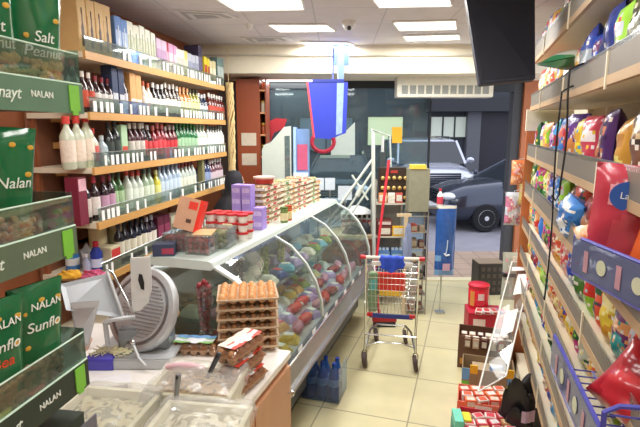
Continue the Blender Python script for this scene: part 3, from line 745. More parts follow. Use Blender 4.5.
# far end panels of the gondola and white plate
t = root('end_panel', A.pt(RD+.02, RS1+.02, 0), -A.a); tag(t, 'orange brown wooden end panel standing behind the snack shelving', 'panel')
MB().box(-.05, .3, 0, .03, 0, 2.1, wood('c87848', 'b4663a', .5)).build('board', t); MB().box(-.06, .3, -.004, .034, 2.1, 2.28, M('e6e0cc', .6)).build('top_plate', t)
# hanging cables
for k_, (x0, ya, x1, yb) in enumerate(((559, 92, 551.5, 300), (568, 70, 556, 195))):
    sA = A.solve((x0+x1)/2, RD-.08, 1.9)
    z0 = onY(x0, ya, sA).z; z1 = onY(x1, yb, sA).z
    m = MB(); pts = [A.pt(RD-.025, sA+.02, z0+.03), A.pt(RD-.05, sA, z0+.02)]
    for q in range(12): pts.append(A.pt(RD-.08-.006*math.sin(q*.6+k_), sA, z0+(z1-z0)*q/11))
    if k_: pts += [A.pt(RD-.10, sA, z1-.025), A.pt(RD-.12, sA, z1)]
    m.tube(pts, .0045, BLACK, 6); o = m.build('cable', smooth=True)
    tag(o, ['long black cable hanging straight down in front of the snack shelving', 'shorter black cable ending in a hook in front of the snack shelving'][k_], 'cable')

# ---------------------------------------------------------------- blue wire baskets with crisps (near right)
BLW = M('4a4aa8', .35); BLP = glass('a9aed0', .12, 'tinted_plate', dens=.45, milk='8c93bc')
def basket(name, P0, P1, depth, hgt, label, slope=0):
    t = root(name, P0); tag(t, label, 'basket'); d = (P1-P0); d.z = 0; ln_ = d.length; ang = math.atan2(d.y, d.x); t.rotation_euler = (0, 0, ang)
    # local: x runs along the front, +y... chosen so that the basket body lies to the right-hand (shelf) side
    sy = -1 if True else 1
    fr = MB()
    for z in (0, -hgt): fr.tube([(0, 0, z), (ln_, 0, z)], .006, BLW)
    fr.tube([(0, 0, 0), (0, 0, -hgt)], .006, BLW); fr.tube([(ln_, 0, 0), (ln_, 0, -hgt)], .006, BLW)
    # rim with raised rounded corner
    fr.tube([(0, 0, 0), (0, 0, .05), (0.0, sy*.03, .07), (0.0, sy*depth, .085)], .007, BLW); fr.tube([(0, sy*depth, .085), (ln_, sy*depth, .085)], .006, BLW)
    fr.build('rim', t, smooth=True)
    wr_ = MB()
    n = int(ln_/.045)
    for i in range(n+1): x = ln_*i/n; wr_.tube([(x, 0, -hgt), (x, sy*depth, -hgt), (x, sy*depth, .085)], .003, BLW, 5)
    for i in range(5): y = sy*depth*i/4; wr_.tube([(0, y, -hgt), (ln_, y, -hgt)], .003, BLW, 5)
    for z in (-hgt*.66, -hgt*.33, 0, .045): wr_.tube([(0, 0 if z < .01 else sy*.01, z), (0, sy*depth, z), (ln_, sy*depth, z)], .003, BLW, 5)
    wr_.build('wire_grid', t)
    pl = MB().box(.005, ln_-.005, .004, .007, -hgt+.006, -.004, BLP).build('front_plate', t)
    for i in range(int(ln_/.085)):
        x = .045+i*.085
        c = MB().lathe([(.024, 0), (.024, .001)], M('c9cdb0', .5), 20, Matrix.Translation((x, .009, -hgt*.5)) @ Matrix.Rotation(-PI/2, 4, 'X')) if i % 2 == 0 else MB().box(x-.012, x+.012, .0085, .0095, -hgt*.8, -hgt*.25, M('b98c98', .5))
        c.build('printed_mark', pl)
    return t
P0 = Vector((.86, 1.58, 1.752)); P1 = Vector((.86, 1.02, 1.752))
# front faces the aisle (-X)
basket('wire_basket', P1, P0, .24, .125, 'upper blue wire basket of crisps hooked on the near shelving end')
Q0 = Vector((.83, 1.60, 1.388)); Q1 = Vector((.68, 1.05, 1.388))
basket('wire_basket', Q1, Q0, .26, .12, 'lower blue wire basket with a red bag inside')
def crisp(name, wd, h, th, base, c2, c3, kind, loc, rot, label, seed):
    t = mk_bag(wd, h, th, base, c2, c3, kind, seed, speck=False); t.name = name; t.location = loc; t.rotation_euler = rot; tag(t, label, 'snack bag'); return t
t = crisp('crisps_bag', .26, .34, .13, 'b8384a', 'c84c58', 'e8a0a8', 0, (.965, 1.475, 1.655), (R(-3), R(5), R(-30)), 'large red crisps bag with blue oval badge in the upper basket', 3)
bd = MB().lathe([(.001, 0), (.045, 0), (.045, .0015), (.001, .0016)], M('2d5cb0', .3), 24, Matrix.Translation((-.03, -.070, .245)) @ Matrix.Rotation(PI/2, 4, 'X') @ Matrix.Scale(1.15, 4, (1, 0, 0))).build('round_badge', t)
writing('badge_lettering', 'Lays', .028, WHITE, t, (-.03, -.0725, .245), (PI/2, 0, 0))
crisp('crisps_bag', .26, .32, .13, 'e4662c', 'f0843c', 'f0a868', 0, (1.005, 1.31, 1.652), (R(-2), R(9), R(-42)), 'large orange crisps bag at the near side of the upper basket', 6)
crisp('crisps_bag', .13, .17, .08, 'eab088', 'f0d0ac', 'e07c4c', 2, (.925, 1.50, 1.64), (R(-4), R(-20), R(-50)), 'small peach bag in the far corner of the upper basket', 8)
crisp('crisps_bag', .24, .22, .14, 'b0202c', 'c43038', '9c1c28', 0, (.87, 1.28, 1.27), (R(-30), R(18), R(-70)), 'glossy red bag lying in the lower basket', 9)

# television hung from the ceiling
t = root('television', (1.2, 3.25, 2.75)); tag(t, 'large dark television hung from the ceiling above the aisle', 'television')
TV = M('343743', .5, var=.04)
zt_, zb_ = CEIL-.04, onY(480, 84, 3.1).z
sc_ = [Vector((onY(465, -12, 3.3).x, 3.32, zt_)), Vector((onY(480, 84, 3.12).x, 3.12, zb_)), Vector((onY(480, 84, 3.12).x+.34, 3.10, zb_+.03)), Vector((onY(465, -12, 3.3).x+.46, 3.32, zt_))]
def slab(pts, th, nrm, m):
    n = len(pts); v = [p-t.location for p in pts]+[p+nrm*th-t.location for p in pts]
    return MB().add(v, [tuple(range(n)), tuple(range(n, 2*n))[::-1]]+[(i, (i+1) % n, n+(i+1) % n, n+i) for i in range(n)], m)
nr = Vector((0, 1, -.3)).normalized(); slab(sc_, .05, nr, TV).build('casing', t, bevel=.006)
c_ = sum(sc_, Vector())/4; ins = [c_+(p-c_)*.93-nr*.004 for p in sc_]; slab(ins, .003, nr, M('2a2d3a', .4, var=.03)).build('screen', t)
MB().box(-.03, .03, .08, .14, .0, CEIL-2.75, DKGREY).build('mount', t)

# ---------------------------------------------------------------- refrigerated case
RC0, RC1 = A.solve(217, -1.47, 1.32), 5.33
FR = M('dfe6e2', .3, .2, var=.02); PALE = M('cfdcd6', .2, var=.02, coat=.5)
rc = root('refrigerated_case', A.pt(-1.47, RC0, 0), -A.a); tag(rc, 'curved glass refrigerated counter full of meats and cheese', 'display case')
ln = (RC1-RC0)/A.cs
RCO = A.pt(-1.47, RC0)
GP = [(-.02, 1.315), (.13, 1.235), (.25, 1.11), (.33, .97), (.375, .82), (.385, .66)]     # glass profile, x from the bar's front
MB().box(-.52, .26, 0, ln, .12, .50, M('5a5c60', .5)).build('body', rc)
MB().box(-.50, .2, .02, ln-.02, 0, .12, BLACK).build('kick_plate', rc)
MB().box(-.52, .33, .01, ln-.01, .50, .60, M('c9ced0', .3, .5)).build('deck', rc)
MB().prism([(-.52, .60), (-.44, .60), (-.44, 1.20), (-.52, 1.24)], 'y', 0, ln, M('b9bfc0', .4, .3)).build('back_wall', rc)
m = MB().prism([(-.46, 1.29), (-.02, 1.29), (.0, 1.305), (-.01, 1.335), (-.04, 1.345), (-.46, 1.345)], 'y', -.04, ln+.02, PALE); m.build('top_ledge', rc)
m = MB().prism([(.33, .52), (.43, .52), (.43, .57), (.405, .66), (.375, .66), (.35, .61)], 'y', -.03, ln+.02, M('b9bdc0', .3, .8)); m.tube([(.435, -.04, .53), (.435, ln+.03, .53)], .018, STEEL, 10); m.tube([(.40, -.02, .665), (.40, ln+.02, .665)], .010, CHROME, 8); m.build('bumper', rc)
m = MB().box(.385, .39, 0, ln, .665, .70, M('6f767c', .4, .4))
for q in range(9): m.box(.39, .392, q*ln/9+.02, q*ln/9+.1, .67, .697, WHITE)
m.build('price_rail', rc)
GL = glass('e6f0ec', .10, 'case_glass', dens=.05)
np_ = 3
for k in range(np_):
    a, b = ln*k/np_+.006, ln*(k+1)/np_-.006
    m = MB()
    vs = [(x, y, z) for (x, z) in GP for y in (a, b)]
    m.add(vs, [(2*i, 2*i+1, 2*i+3, 2*i+2) for i in range(len(GP)-1)], GL); m.build('glass_panel', rc, smooth=True)
for k in range(np_+1):
    y = ln*k/np_; m = MB(); wdt = .022 if k in (0, np_) else .012
    o = len(m.v); V = []
    for (x, z) in GP: V += [(x+.006, y-wdt, z), (x+.006, y+wdt, z), (x-.012, y+wdt, z-.008), (x-.012, y-wdt, z-.008)]
    F = []
    for i in range(len(GP)-1):
        for j in range(4): F.append((4*i+j, 4*i+(j+1) % 4, 4*i+4+(j+1) % 4, 4*i+4+j))
    m.add(V, F, FR); m.build('frame_rib', rc)
for y in (0, ln):   # glass end walls
    poly = [(-.44, .60), (.34, .60)]+[(x-.01, z) for (x, z) in GP[::-1]]+[(-.44, 1.26)]
    MB().prism(poly, 'y', y-.003, y+.003, GL).build('end_glass', rc)
MB().box(-.44, .05, .02, ln-.02, .92, .926, glass('d8ebe4', .12, 'shelf_glass', dens=.06)).build('glass_shelf', rc)
m = MB()
for q in range(5): m.box(-.44, -.42, q*ln/5+.1, q*ln/5+.12, .9, .92, STEEL); m.tube([(-.43, q*ln/5+.11, .915), (.05, q*ln/5+.11, .915)], .005, STEEL)
m.build('shelf_bracket', rc)
# goods inside
def cpt(x, y, z=0): return A.rel(RCO, x, y, z)
def putc(t, x, y, z, rel=0, tilt=None):
    t.location = cpt(x, y, z); t.rotation_euler = (tilt[0] if tilt else 0, tilt[1] if tilt else 0, -A.a+R(rel)); return t
foods = [('e8d9a0', 'cheese', 'pale yellow cheese block'), ('d8473c', 'meat', 'red meat piece'), ('efe6d2', 'cheese', 'white cheese block'), ('c88c9c', 'sausage', 'pink sausage roll'), ('e0a850', 'cheese', 'orange cheese wedge'), ('9c3a34', 'salami', 'dark salami'), ('6fb4c8', 'packet', 'light blue packet'), ('7f9c44', 'packet', 'green packet'), ('b49cc8', 'packet', 'lilac packet'), ('f0f0ea', 'packet', 'white wrapped packet'), ('3c4c8c', 'packet', 'navy packet'), ('d8b83c', 'packet', 'yellow packet')]
rn = random.Random(21); cnt = {}
def food(ix, x, y, z, where):
    c, nm, ds = foods[ix]; key = ('food', ix)
    def mk():
        t = root(nm); m = MB()
        if nm in ('salami', 'sausage', 'meat'):
            m.ball((0, 0, .04), .045, .10, .04, M(c, .45, var=.25, scale=60), 14, 8, Matrix.Rotation(0, 4, 'Z')); m.build('casing', t, smooth=True)
            MB().tube([(0, .10, .04), (0, .115, .045)], [.014, .02], M('e6dccb', .5)).build('tied_end', t)
        else:
            m.grid(lambda u, v: ((u-.5)*.15, (v-.5)*.11, .05*(1-abs(2*u-1)**4)*(1-abs(2*v-1)**4)+.012), 10, 8, M(c, .35, var=.12, scale=40), lambda u, v: M(c, .35, var=.12, scale=40)); m.box(-.075, .075, -.055, .055, 0, .014, M(c, .4)); m.build('wrapper' if nm == 'packet' else 'block', t, smooth=False)
            MB().box(-.035, .035, -.025, .025, .061, .063, M(['efe9d8', 'd84a44', 'f4f2e6'][ix % 3], .5)).build('label', t)
        return t
    t = inst(key, mk); t.name = nm; t.location = cpt(x, y, z); t.rotation_euler = (0, 0, -A.a+rn.uniform(-.5, .5))
    k = (ix, where); cnt[k] = cnt.get(k, 0)+1
    tag(t, f'{ORD[cnt[k]-1]} {ds} from the near end {where}', nm, f'{ds}s in the counter')
y = .08
while y < ln-.12:
    for i, x in enumerate((.22, .06, -.12, -.30)):
        food(rn.choice([0, 4, 2, 11, 4, 3] if y < .9 and i < 2 else ([1, 5, 3, 8, 1] if i < 2 else range(12))), x, y+rn.uniform(-.015, .015), .60, 'on the counter deck')
    y += .175
y = .12
while y < ln-.12:
    for x in (-.06, -.26): food(rn.choice([7, 9, 6, 10, 8, 2, 3]), x, y, .926, 'on the counter glass shelf')
    y += .19
# herb garlands / strings in the case
for k, (yy, c, dsc) in enumerate(((.95, '8c9c3c', 'hanging yellow green pepper string inside the counter'), (1.30, 'a4a044', 'second hanging olive string deeper inside the counter'), (.5, '6a5c54', 'dark dried sausage bunch hanging inside the counter'))):
    t = root('pepper_string', cpt(-.12, yy, .96), 0); tag(t, dsc, 'pepper string')
    m = MB()
    for q in range(26):
        a = q*2.4; m.ball((.025*math.cos(a), .025*math.sin(a), .02+q*.009), .012, .012, .02, M(c, .5, var=.3, scale=40), 8, 6)
    m.tube([(0, 0, .1), (0, 0, .30)], .003, STR, 5); m.build('peppers', t, smooth=True)

# ---------------------------------------------------------------- things standing on the counter's top ledge
TZ = 1.345
def clear_box(wd, dp, h, fill, nm='punnet', rnd=1, r=.018):
    t = root(nm); G = glass('f4f6f4', .12, 'punnet_plastic', dens=.10)
    m = MB()
    for q in ((-wd/2, wd/2, -dp/2, -dp/2+.002), (-wd/2, wd/2, dp/2-.002, dp/2), (-wd/2, -wd/2+.002, -dp/2, dp/2), (wd/2-.002, wd/2, -dp/2, dp/2)): m.box(q[0], q[1], q[2], q[3], 0, h, G)
    m.box(-wd/2, wd/2, -dp/2, dp/2, h, h+.002, G); m.box(-wd/2, wd/2, -dp/2, dp/2, 0, .002, G); m.build('clear_box', t)
    return t
def fill_box(t, wd, dp, h, cols, nm, lab, r=.018, seed=1, grp=None):
    rn_ = random.Random(seed); k = 0; o0 = {}
    nz = max(1, int((h-.004)/(1.7*r)))
    for iz in range(nz):
        for iy in range(int(dp/(2.1*r))):
            for ix in range(int(wd/(2.1*r))):
                if 0 < iy < int(dp/(2.1*r))-1 and iz < nz-1: continue
                c = rn_.choice(cols); key = (nm, c, r)
                o = inst(key, lambda: MB().ball((0, 0, 0), r, r, r*.92, M(c, .3, var=.2, scale=60), 10, 7).build(nm, smooth=True))
                o.name = nm
                loc = Vector((-wd/2+r*1.15+ix*2.1*r, -dp/2+r*1.15+iy*2.1*r, r*.95+iz*1.7*r+.003))
                o.location = t.matrix_basis @ loc
                tag(o, lab, nm.replace('_', ' '), grp); k += 1
def place(t, x, y, z, rel=0, label=None, cat=None, group=None):
    putc(t, x, y, z, rel); bpy.context.view_layer.update() if False else None
    if label: tag(t, label, cat, group)
    return t
def basis(t): t.matrix_basis = Matrix.Translation(t.location) @ Matrix.Rotation(t.rotation_euler.z, 4, 'Z'); return t
t = place(clear_box(.17, .14, .115, None), -.36, .17, TZ, 8, 'left clear punnet of small red tomatoes under the red and tan box', 'punnet'); fill_box(t, .165, .135, .11, ['b8283c', 'c84458', 'a82030'], 'cherry_tomato', 'small red tomato in the left clear punnet under the tan box', seed=1, grp='tomatoes in the left punnet')
t = place(clear_box(.16, .14, .115, None), -.18, .14, TZ, 4, 'right clear punnet of small red tomatoes near the ledge corner', 'punnet'); fill_box(t, .155, .135, .11, ['b02438', 'd06070', 'a82030'], 'cherry_tomato', 'small red tomato in the right clear punnet near the ledge corner', seed=2, grp='tomatoes in the right punnet')
t = place(clear_box(.18, .15, .13, None), -.16, .32, TZ, 4, 'clear punnet with mixed cream and green dumplings behind the tomatoes', 'punnet'); fill_box(t, .175, .145, .125, ['dccfa0', 'c8c888', 'e8e0c8', 'a8b468'], 'pastry_ball', 'cream or green ball in the clear punnet behind the tomatoes', seed=3, grp='balls in the mixed punnet', r=.021)
t = root('chocolate_box'); tag(t, 'tan box with bright red edge and label leaning upright on punnets', 'box')
MB().box(-.085, .085, -.03, .03, 0, .21, M('d3a586', .6)).build('carton', t, bevel=.002)
MB().box(.06, .0865, -.0315, .0315, -.001, .212, M('ee3a2c', .4)).build('red_edge', t); MB().box(-.01, .05, -.032, -.0305, .14, .19, M('ee4638', .4)).build('red_label', t); MB().box(-.005, .03, -.032, -.0305, .05, .075, M('5c4038', .5)).build('dark_print', t)
putc(t, -.33, +.20, TZ+.122, 6); t.rotation_euler.y = R(12); t.rotation_euler.x = R(-14)
t = root('card'); putc(t, -.19, +.17, TZ+.12, 12, tilt=(R(6), 0)); tag(t, 'flat beige leaflet lying on the punnet beside the tan box', 'card')
MB().box(-.05, .07, -.06, .06, 0, .006, M('c8a676', .7)).build('sheet', t)
# small red and white pots
t0 = None; n = 0
for iz in range(3):
    for iy in range(2):
        for ix in range(4):
            def mk():
                q = root('sauce_pot'); MB().lathe([(.02, 0), (.026, .035)], M('efe9e2', .4), 12).build('cup', q, smooth=True); MB().lathe([(.029, .035), (.029, .044), (.005, .045)], M('cc3038', .35), 12).build('lid', q, smooth=True); return q
            q = inst('pot', mk); q.name = 'sauce_pot'; putc(q, -.33+ix*.082, +.52+iy*.085, TZ+iz*.0635, 0); q.scale = (1.38,)*3
            tag(q, f'white pot with red lid, {ORD[ix]} from the wall side, {["lowest", "middle", "highest"][iz]} layer, {["front", "rear"][iy]} row', 'pot', 'small pots with red lids on the counter ledge'); n += 1
t = root('price_card'); putc(t, -.16, +.44, TZ, 3); tag(t, 'pale yellow price card standing before the red lidded pots', 'price card'); MB().box(-.035, .035, -.002, .002, .07, .13, M('f0ecc0', .6)).box(-.003, .003, -.002, .002, 0, .07, STEEL).build('card', t)
# lilac boxes
n = 0
LIL = [(x_, .95, k_) for x_ in (-.33, -.245) for k_ in range(4)]+[(-.14, .93, 0), (-.14, .93, 1)]
for (x, y, k) in LIL:
    t = inst('lilac', lambda: mk_box('lilac_carton', .075, .10, .085, 'a48cd8', 'c4b2ec')); t.name = 'lilac_carton'; place(t, x, y, TZ+k*.0855, 4)
    tag(t, f'{["bottom", "second lowest", "third", "top"][k]} lilac carton in the {["wall side", "centre", "aisle side"][0 if x < -.3 else (1 if x < -.2 else 2)]} pile on the counter ledge', 'carton', 'lilac cartons piled on the ledge')
# piles of clear clamshell packs with pastries
n = 0
PASC = ['caa070', 'd8b488', 'b07c50', 'c8bc80', 'cf9468']
for pi in range(10):
    for k in range((7, 7, 6, 7, 6, 7, 6, 6, 6, 5)[pi]):
        def mk():
            q = root('pastry_pack')
            MB().box(-.09, .09, -.065, .065, 0, .022, M('e8dfc8', .5)).build('tray', q)
            m = MB()
            for a in range(4):
                for b in range(3): m.ball((-.065+a*.043, -.042+b*.042, .028), .019, .018, .014, M(PASC[pi % 5], .6, var=.2, scale=70), 8, 6)
            m.build('filling', q, smooth=True)['kind'] = 'stuff'
            MB().grid(lambda u, v: ((u-.5)*.178, (v-.5)*.128, .022+.024*(1-abs(2*u-1)**6)*(1-abs(2*v-1)**6)), 8, 8, glass('f6f6f0', .16, 'lid_plastic', dens=.12)).build('clear_lid', q)
            MB().box(-.03, .03, -.066, -.0652, .004, .02, M(['c8303c', 'c8303c', 'e8e0d0', '4c8c4c', 'd8a040'][pi % 5], .5)).build('label', q)
            return q
        q = inst(('pp', pi % 5), mk); q.name = 'pastry_pack'; place(q, -.22+random.uniform(-.008, .008), 1.13+pi*.152, TZ+k*.047, 90+random.uniform(-4, 4))
        tag(q, f'{["lowest", "second lowest", "third", "fourth", "fifth", "sixth", "seventh"][k]} clear pastry pack in the {ORD[pi]} pile beyond the lilac cartons', 'pastry pack', 'clear pastry packs piled on the counter ledge')
t = root('tub'); place(t, -.22, 1.20, TZ+7*.047, 0, 'round red tub with pale lid on the pastry packs', 'tub'); MB().lathe([(.075, 0), (.085, .045)], M('c23a34', .4), 24).build('tub', t, smooth=True); MB().lathe([(.089, .04), (.089, .055), (.06, .06), (.01, .06)], M('e0b8a8', .4), 24).build('lid', t, smooth=True)
for (x, y, c, cc, l) in ((-.06, 1.24, '6f8a3c', '4c6a2c', 'green pickle jar'), (-.06, 1.34, 'd0642c', 'b84c28', 'orange sauce jar')):
    t = mk_bottle('jar', .033, .13, c, cc, 'e8d8a8', neck=.85, shoulder=.7); place(t, x, y, TZ, 0, f'{l} at the aisle side of the pastry packs', 'jar')
t = root('meat_platter'); putc(t, -.33, -.12, 1.0, 0); tag(t, 'beige wooden board of pastries at the near end of the counter', 'board')
MB().lathe([(.10, 0), (.115, .008), (.115, .02)], M('d8b074', .6), 24).build('board', t, smooth=True)
for a in range(7):
    b_ = MB().ball((.065*math.cos(a*.9), .065*math.sin(a*.9), .035), .03, .02, .016, M('dcb070', .6), 10, 7).build('pastry', t, smooth=True)

# ---------------------------------------------------------------- the near counter with white top
CZ = 1.0; K0, K1 = .7, A.solve(287.5, -.875, 1.0)
ct = root('counter_cabinet', A.pt(-.875, K0, 0), -A.a); tag(ct, 'pink beige wooden counter cabinet with white worktop', 'counter')
kl = (K1-K0)/A.cs; CW = wood('cd9c78', 'bf8c68', .45, (1, 1, 10))
MB().box(-1.25, 0, 0, kl, .08, .965, CW).build('body', ct)
MB().box(-1.2, -.04, .02, kl-.02, 0, .08, BLACK).build('plinth', ct)
MB().box(-1.27, .015, -.01, kl+.01, .965, CZ, M('eeebe6', .25, var=.02)).build('worktop', ct, bevel=.003)
for k in range(4):
    y0 = kl-(k+1)*.43+.005; y1 = kl-k*.43-.005
    d = MB().box(0, .018, y0, y1, .10, .93, CW).build('door', ct, bevel=.002)
    m = MB(); m.lathe([(.006, 0), (.006, .018), (.014, .022), (.014, .03), (.004, .034)], CHROME, 14, Matrix.Translation((.018, (y1-.04) if k % 2 == 0 else (y0+.04), .80)) @ Matrix.Rotation(PI/2, 4, 'Y')); m.build('knob', d, smooth=True)

# egg trays
def mk_tray():
    t = root('egg_tray'); nx, ny = 6, 5; sp = .048; W, D = nx*sp, ny*sp
    def f(u, v):
        x, y = (u-.5)*W, (v-.5)*D
        c = math.cos(2*PI*u*nx)*.5+.5; e = math.cos(2*PI*v*ny)*.5+.5
        return (x, y, .004+.034*(c*.5+e*.5)**1.2 if 0 < u < 1 and 0 < v < 1 else .004+.034*(c*.5+e*.5)**1.2)
    o = MB().grid(f, nx*6, ny*6, EGGC).build('pulp_tray', t, smooth=True)
    md = o.modifiers.new('thickness', 'SOLIDIFY'); md.thickness = .003; md.offset = -1
    m = MB(); z = .036
    for (a, b, c, d) in ((-W/2-.008, W/2+.008, -D/2-.008, -D/2+.002), (-W/2-.008, W/2+.008, D/2-.002, D/2+.008), (-W/2-.008, -W/2+.002, -D/2, D/2), (W/2-.002, W/2+.008, -D/2, D/2)): m.box(a, b, c, d, z-.006, z+.002, EGGC)
    m.build('rim', t); return t
def mk_egg(c):
    m = MB(); prof = []
    for j in range(11):
        ph = PI*j/10; z = -math.cos(ph); r = math.sin(ph)*(1-.12*z)
        prof.append((max(r*.0215, 0.0), .028+z*.028))
    return m.lathe(prof, M(c, .45, var=.06), 14).build('egg', smooth=True)
ER = R(8)
EB = Vector((onz(246, 352, CZ).x, onz(246, 352, CZ).y+.10, CZ))
def epos(x, y, z): return EB+Vector((x*math.cos(ER)-y*math.sin(ER), x*math.sin(ER)+y*math.cos(ER), z))
for k in range(6):
    t = inst('tray', mk_tray); t.name = 'egg_tray'; t.location = epos(0, 0, k*.050); t.rotation_euler = (0, 0, ER+(PI if k % 2 else 0)+R(random.uniform(-2, 2)))
    tag(t, f'grey brown cardboard egg tray, {ORD[k]} from the bottom of the tall stack' if k < 5 else 'cardboard egg tray on top of the tall stack, full of orange eggs', 'egg tray', 'egg trays stacked on the white worktop')
    for iy in range(5):
        for ix in range(6):
            if k < 5 and not (iy == 0 or ix == 5): continue
            e = inst(('egg', ix*5+iy if False else (k == 5)), lambda: mk_egg('dfa46c' if k == 5 else 'b48054')); e.name = 'egg'  # lower eggs browner: shade between the stacked trays is put into their colour
            e.location = epos((ix-2.5)*.048, (iy-2)*.048, k*.050+.006); e.rotation_euler = (R(random.uniform(-8, 8)), R(random.uniform(-8, 8)), random.uniform(0, 6)); e.scale = (.96,)*3 if k == 5 else (.80,)*3
            if k == 5: tag(e, f'orange brown egg on top tray, {ORD[ix]} along, {ORD[iy]} row back', 'egg', 'eggs on the top tray')
            else: tag(e, f'brown egg in the {ORD[k]} tray from the bottom, {("front side, "+ORD[ix]+" from the slicer end") if iy == 0 else ("aisle side, "+ORD[iy]+" from the front")}', 'egg', 'eggs in the lower trays')
# egg cartons
def carton(cols, wd=.24, dp=.11):
    t = root('egg_carton'); m = MB()
    EC = glass('ecd8c4', .14, 'brown_clear_plastic', dens=.15, milk='d8b090')
    for ix in range(5):
        for iy in range(2):
            m.lathe([(.014, 0), (.021, .012), (.024, .032)], M('b8957a', .5), 10, Matrix.Translation((-.096+ix*.048, -.026+iy*.052, 0)))
    m.box(-wd/2, wd/2, -dp/2, dp/2, .030, .033, M('c4a488', .5)); m.build('tray', t, smooth=False)
    MB().grid(lambda u, v: ((u-.5)*wd, (v-.5)*dp, .033+.034*(1-abs(2*u-1)**8)*(1-abs(2*v-1)**8)*(.92+.08*math.cos(2*PI*u*5))), 30, 10, EC).build('clear_lid', t, smooth=True)
    MB().grid(lambda u, v: ((u-.5)*wd*.84, (v-.5)*dp*.82, .070+.002*math.sin(u*20)), 16, 8, M(cols[0], .5), lambda u, v: M(cols[0], .5) if v > .6 else (M(cols[1], .5) if (math.sin(u*9)+math.cos(v*8)) > .3 else M(cols[2], .5))).build('paper_label', t)
    return t
def cplace(c0, px, py, z, rz, dz, label, key):
    p = onz(px, py, CZ); t = carton(c0); t.location = (p.x, p.y, CZ+dz); t.rotation_euler = (0, 0, rz); tag(t, label, 'egg carton')
    for ix in range(5):
        for iy in range(2):
            e = inst(('egg', False), lambda: mk_egg('b48054')); e.name = 'egg'
            l = Vector((-.096+ix*.048, -.026+iy*.052, .008)); l.rotate(Matrix.Rotation(rz, 3, 'Z')); e.location = t.location+l; e.scale = (.95,)*3; e.rotation_euler = (0, 0, 0)
            tag(e, f'brown egg in the {key}, {ORD[ix]} place along, {["near", "far"][iy]} row', 'egg', f'eggs in the {key}')
cplace(('6fa4d8', '8cc06c', 'e8ecf0'), 196, 352, 0, R(-4), 0, 'egg carton with blue and green paper label in front of the glass jar', 'blue labelled carton')
cplace(('e8e4e0', 'd8503c', 'f0ece8'), 244, 387, 0, R(66), 0, 'lowest carton of the red labelled egg carton pile', 'lowest red labelled carton')
cplace(('e8e4e0', 'd8503c', 'f0ece8'), 243, 386, 0, R(68), .074, 'middle carton of the red labelled egg carton pile', 'middle red labelled carton')
cplace(('e8d8c8', 'd84c3c', 'f0ece8'), 242, 385, 0, R(64), .148, 'highest carton of the red labelled egg carton pile', 'highest red labelled carton')
# jar of dried sausages
p = onz(203, 338, CZ); t = root('glass_vase', (p.x, p.y+.06, CZ)); tag(t, 'tall clear vase packed with dark red dried sticks beside the eggs', 'vase')
MB().lathe([(.04, 0), (.032, .01), (.028, .03), (.04, .22), (.05, .27)], glass('f0f4f0', .14, 'vase_glass', dens=.06), 20).build('vase', t, smooth=True)
m = MB(); rn = random.Random(4)
for q in range(60):
    z = .015+q*.0046; r_ = .016+.016*(z/.27); a = rn.uniform(0, 6.28); m.ball((r_*math.cos(a)*.9, r_*math.sin(a)*.9, z), .014, .012, .017, M('8c2c34', .4, var=.35, scale=60), 7, 5)
m.build('dried_sticks', t, smooth=True)['kind'] = 'stuff'

# ---------------------------------------------------------------- meat slicer
SM = M('9fa2a6', .5, .7, var=.03); SM2 = M('bcbfc2', .45, .4, var=.02); SW = M('d4d5d4', .4, var=.02)
sb = onz(128, 368, CZ); t = root('meat_slicer', (sb.x, sb.y, CZ)); tag(t, 'silver meat slicer with large round blade standing on the white worktop', 'slicer')
def loc(x, y, dy=0): # a point of the slicer seen at pixel (x, y), dy behind the base front
    q = onY(x, y, sb.y+dy); return q-t.location
DC = loc(141, 309, .14); DR = .205
TD = Matrix.Translation(DC) @ Matrix.Rotation(R(-24), 4, 'Z') @ Matrix.Rotation(R(90-24), 4, 'X')
MB().lathe([(DR*.2, -.045), (DR*.92, -.045), (DR, -.028), (DR, -.006), (DR*.96, .006), (DR*.86, .008)], SM2, 48, TD).build('blade_guard', t, smooth=True)
MB().lathe([(DR*.85, .004), (DR*.84, .012), (DR*.78, .013), (DR*.775, .006)], M('8f9498', .3, .8), 48, TD).build('blade_edge', t, smooth=True)
m = MB().lathe([(DR*.775, .006), (DR*.76, .010), (.001, .012)], SM2, 48, TD)
for q in range(15):
    yy = -DR*.62+q*DR*.085; hw_ = math.sqrt(max(0, (DR*.70)**2-yy*yy)); x0_ = -hw_*.75 if q > 4 else -hw_*.2
    m.box(x0_, hw_, yy-.0022, yy+.0022, .011, .0145, M('9b9fa3', .4, .6), TD)
m.build('blade_cover', t)
# tall white carriage plate with slot
def plate(pts, dy, th, m_, nm, mat_):
    v = [loc(x, y, dy+k) for (x, y, k) in pts]; n = len(v); off = Vector((0, th, 0))
    m_.add([p for p in v]+[p+off for p in v], [tuple(range(n)), tuple(range(n, 2*n))[::-1]]+[(i, (i+1) % n, n+(i+1) % n, n+i) for i in range(n)], mat_); return m_
m = MB(); plate([(130, 258, 0), (149, 257, 0), (151, 275, 0), (151, 290, 0), (148, 303, 0), (140, 311, 0), (132, 312, 0), (131, 290, 0)], .03, .012, m, '', SW); pp = m.build('carriage_plate', t, bevel=.002)
m = MB(); plate([(139, 274, 0), (142, 275, 0), (144, 283, 0), (144, 290, 0), (141, 289, 0), (138, 280, 0)], .026, .004, m, '', BLACK); m.build('grip_slot', pp)
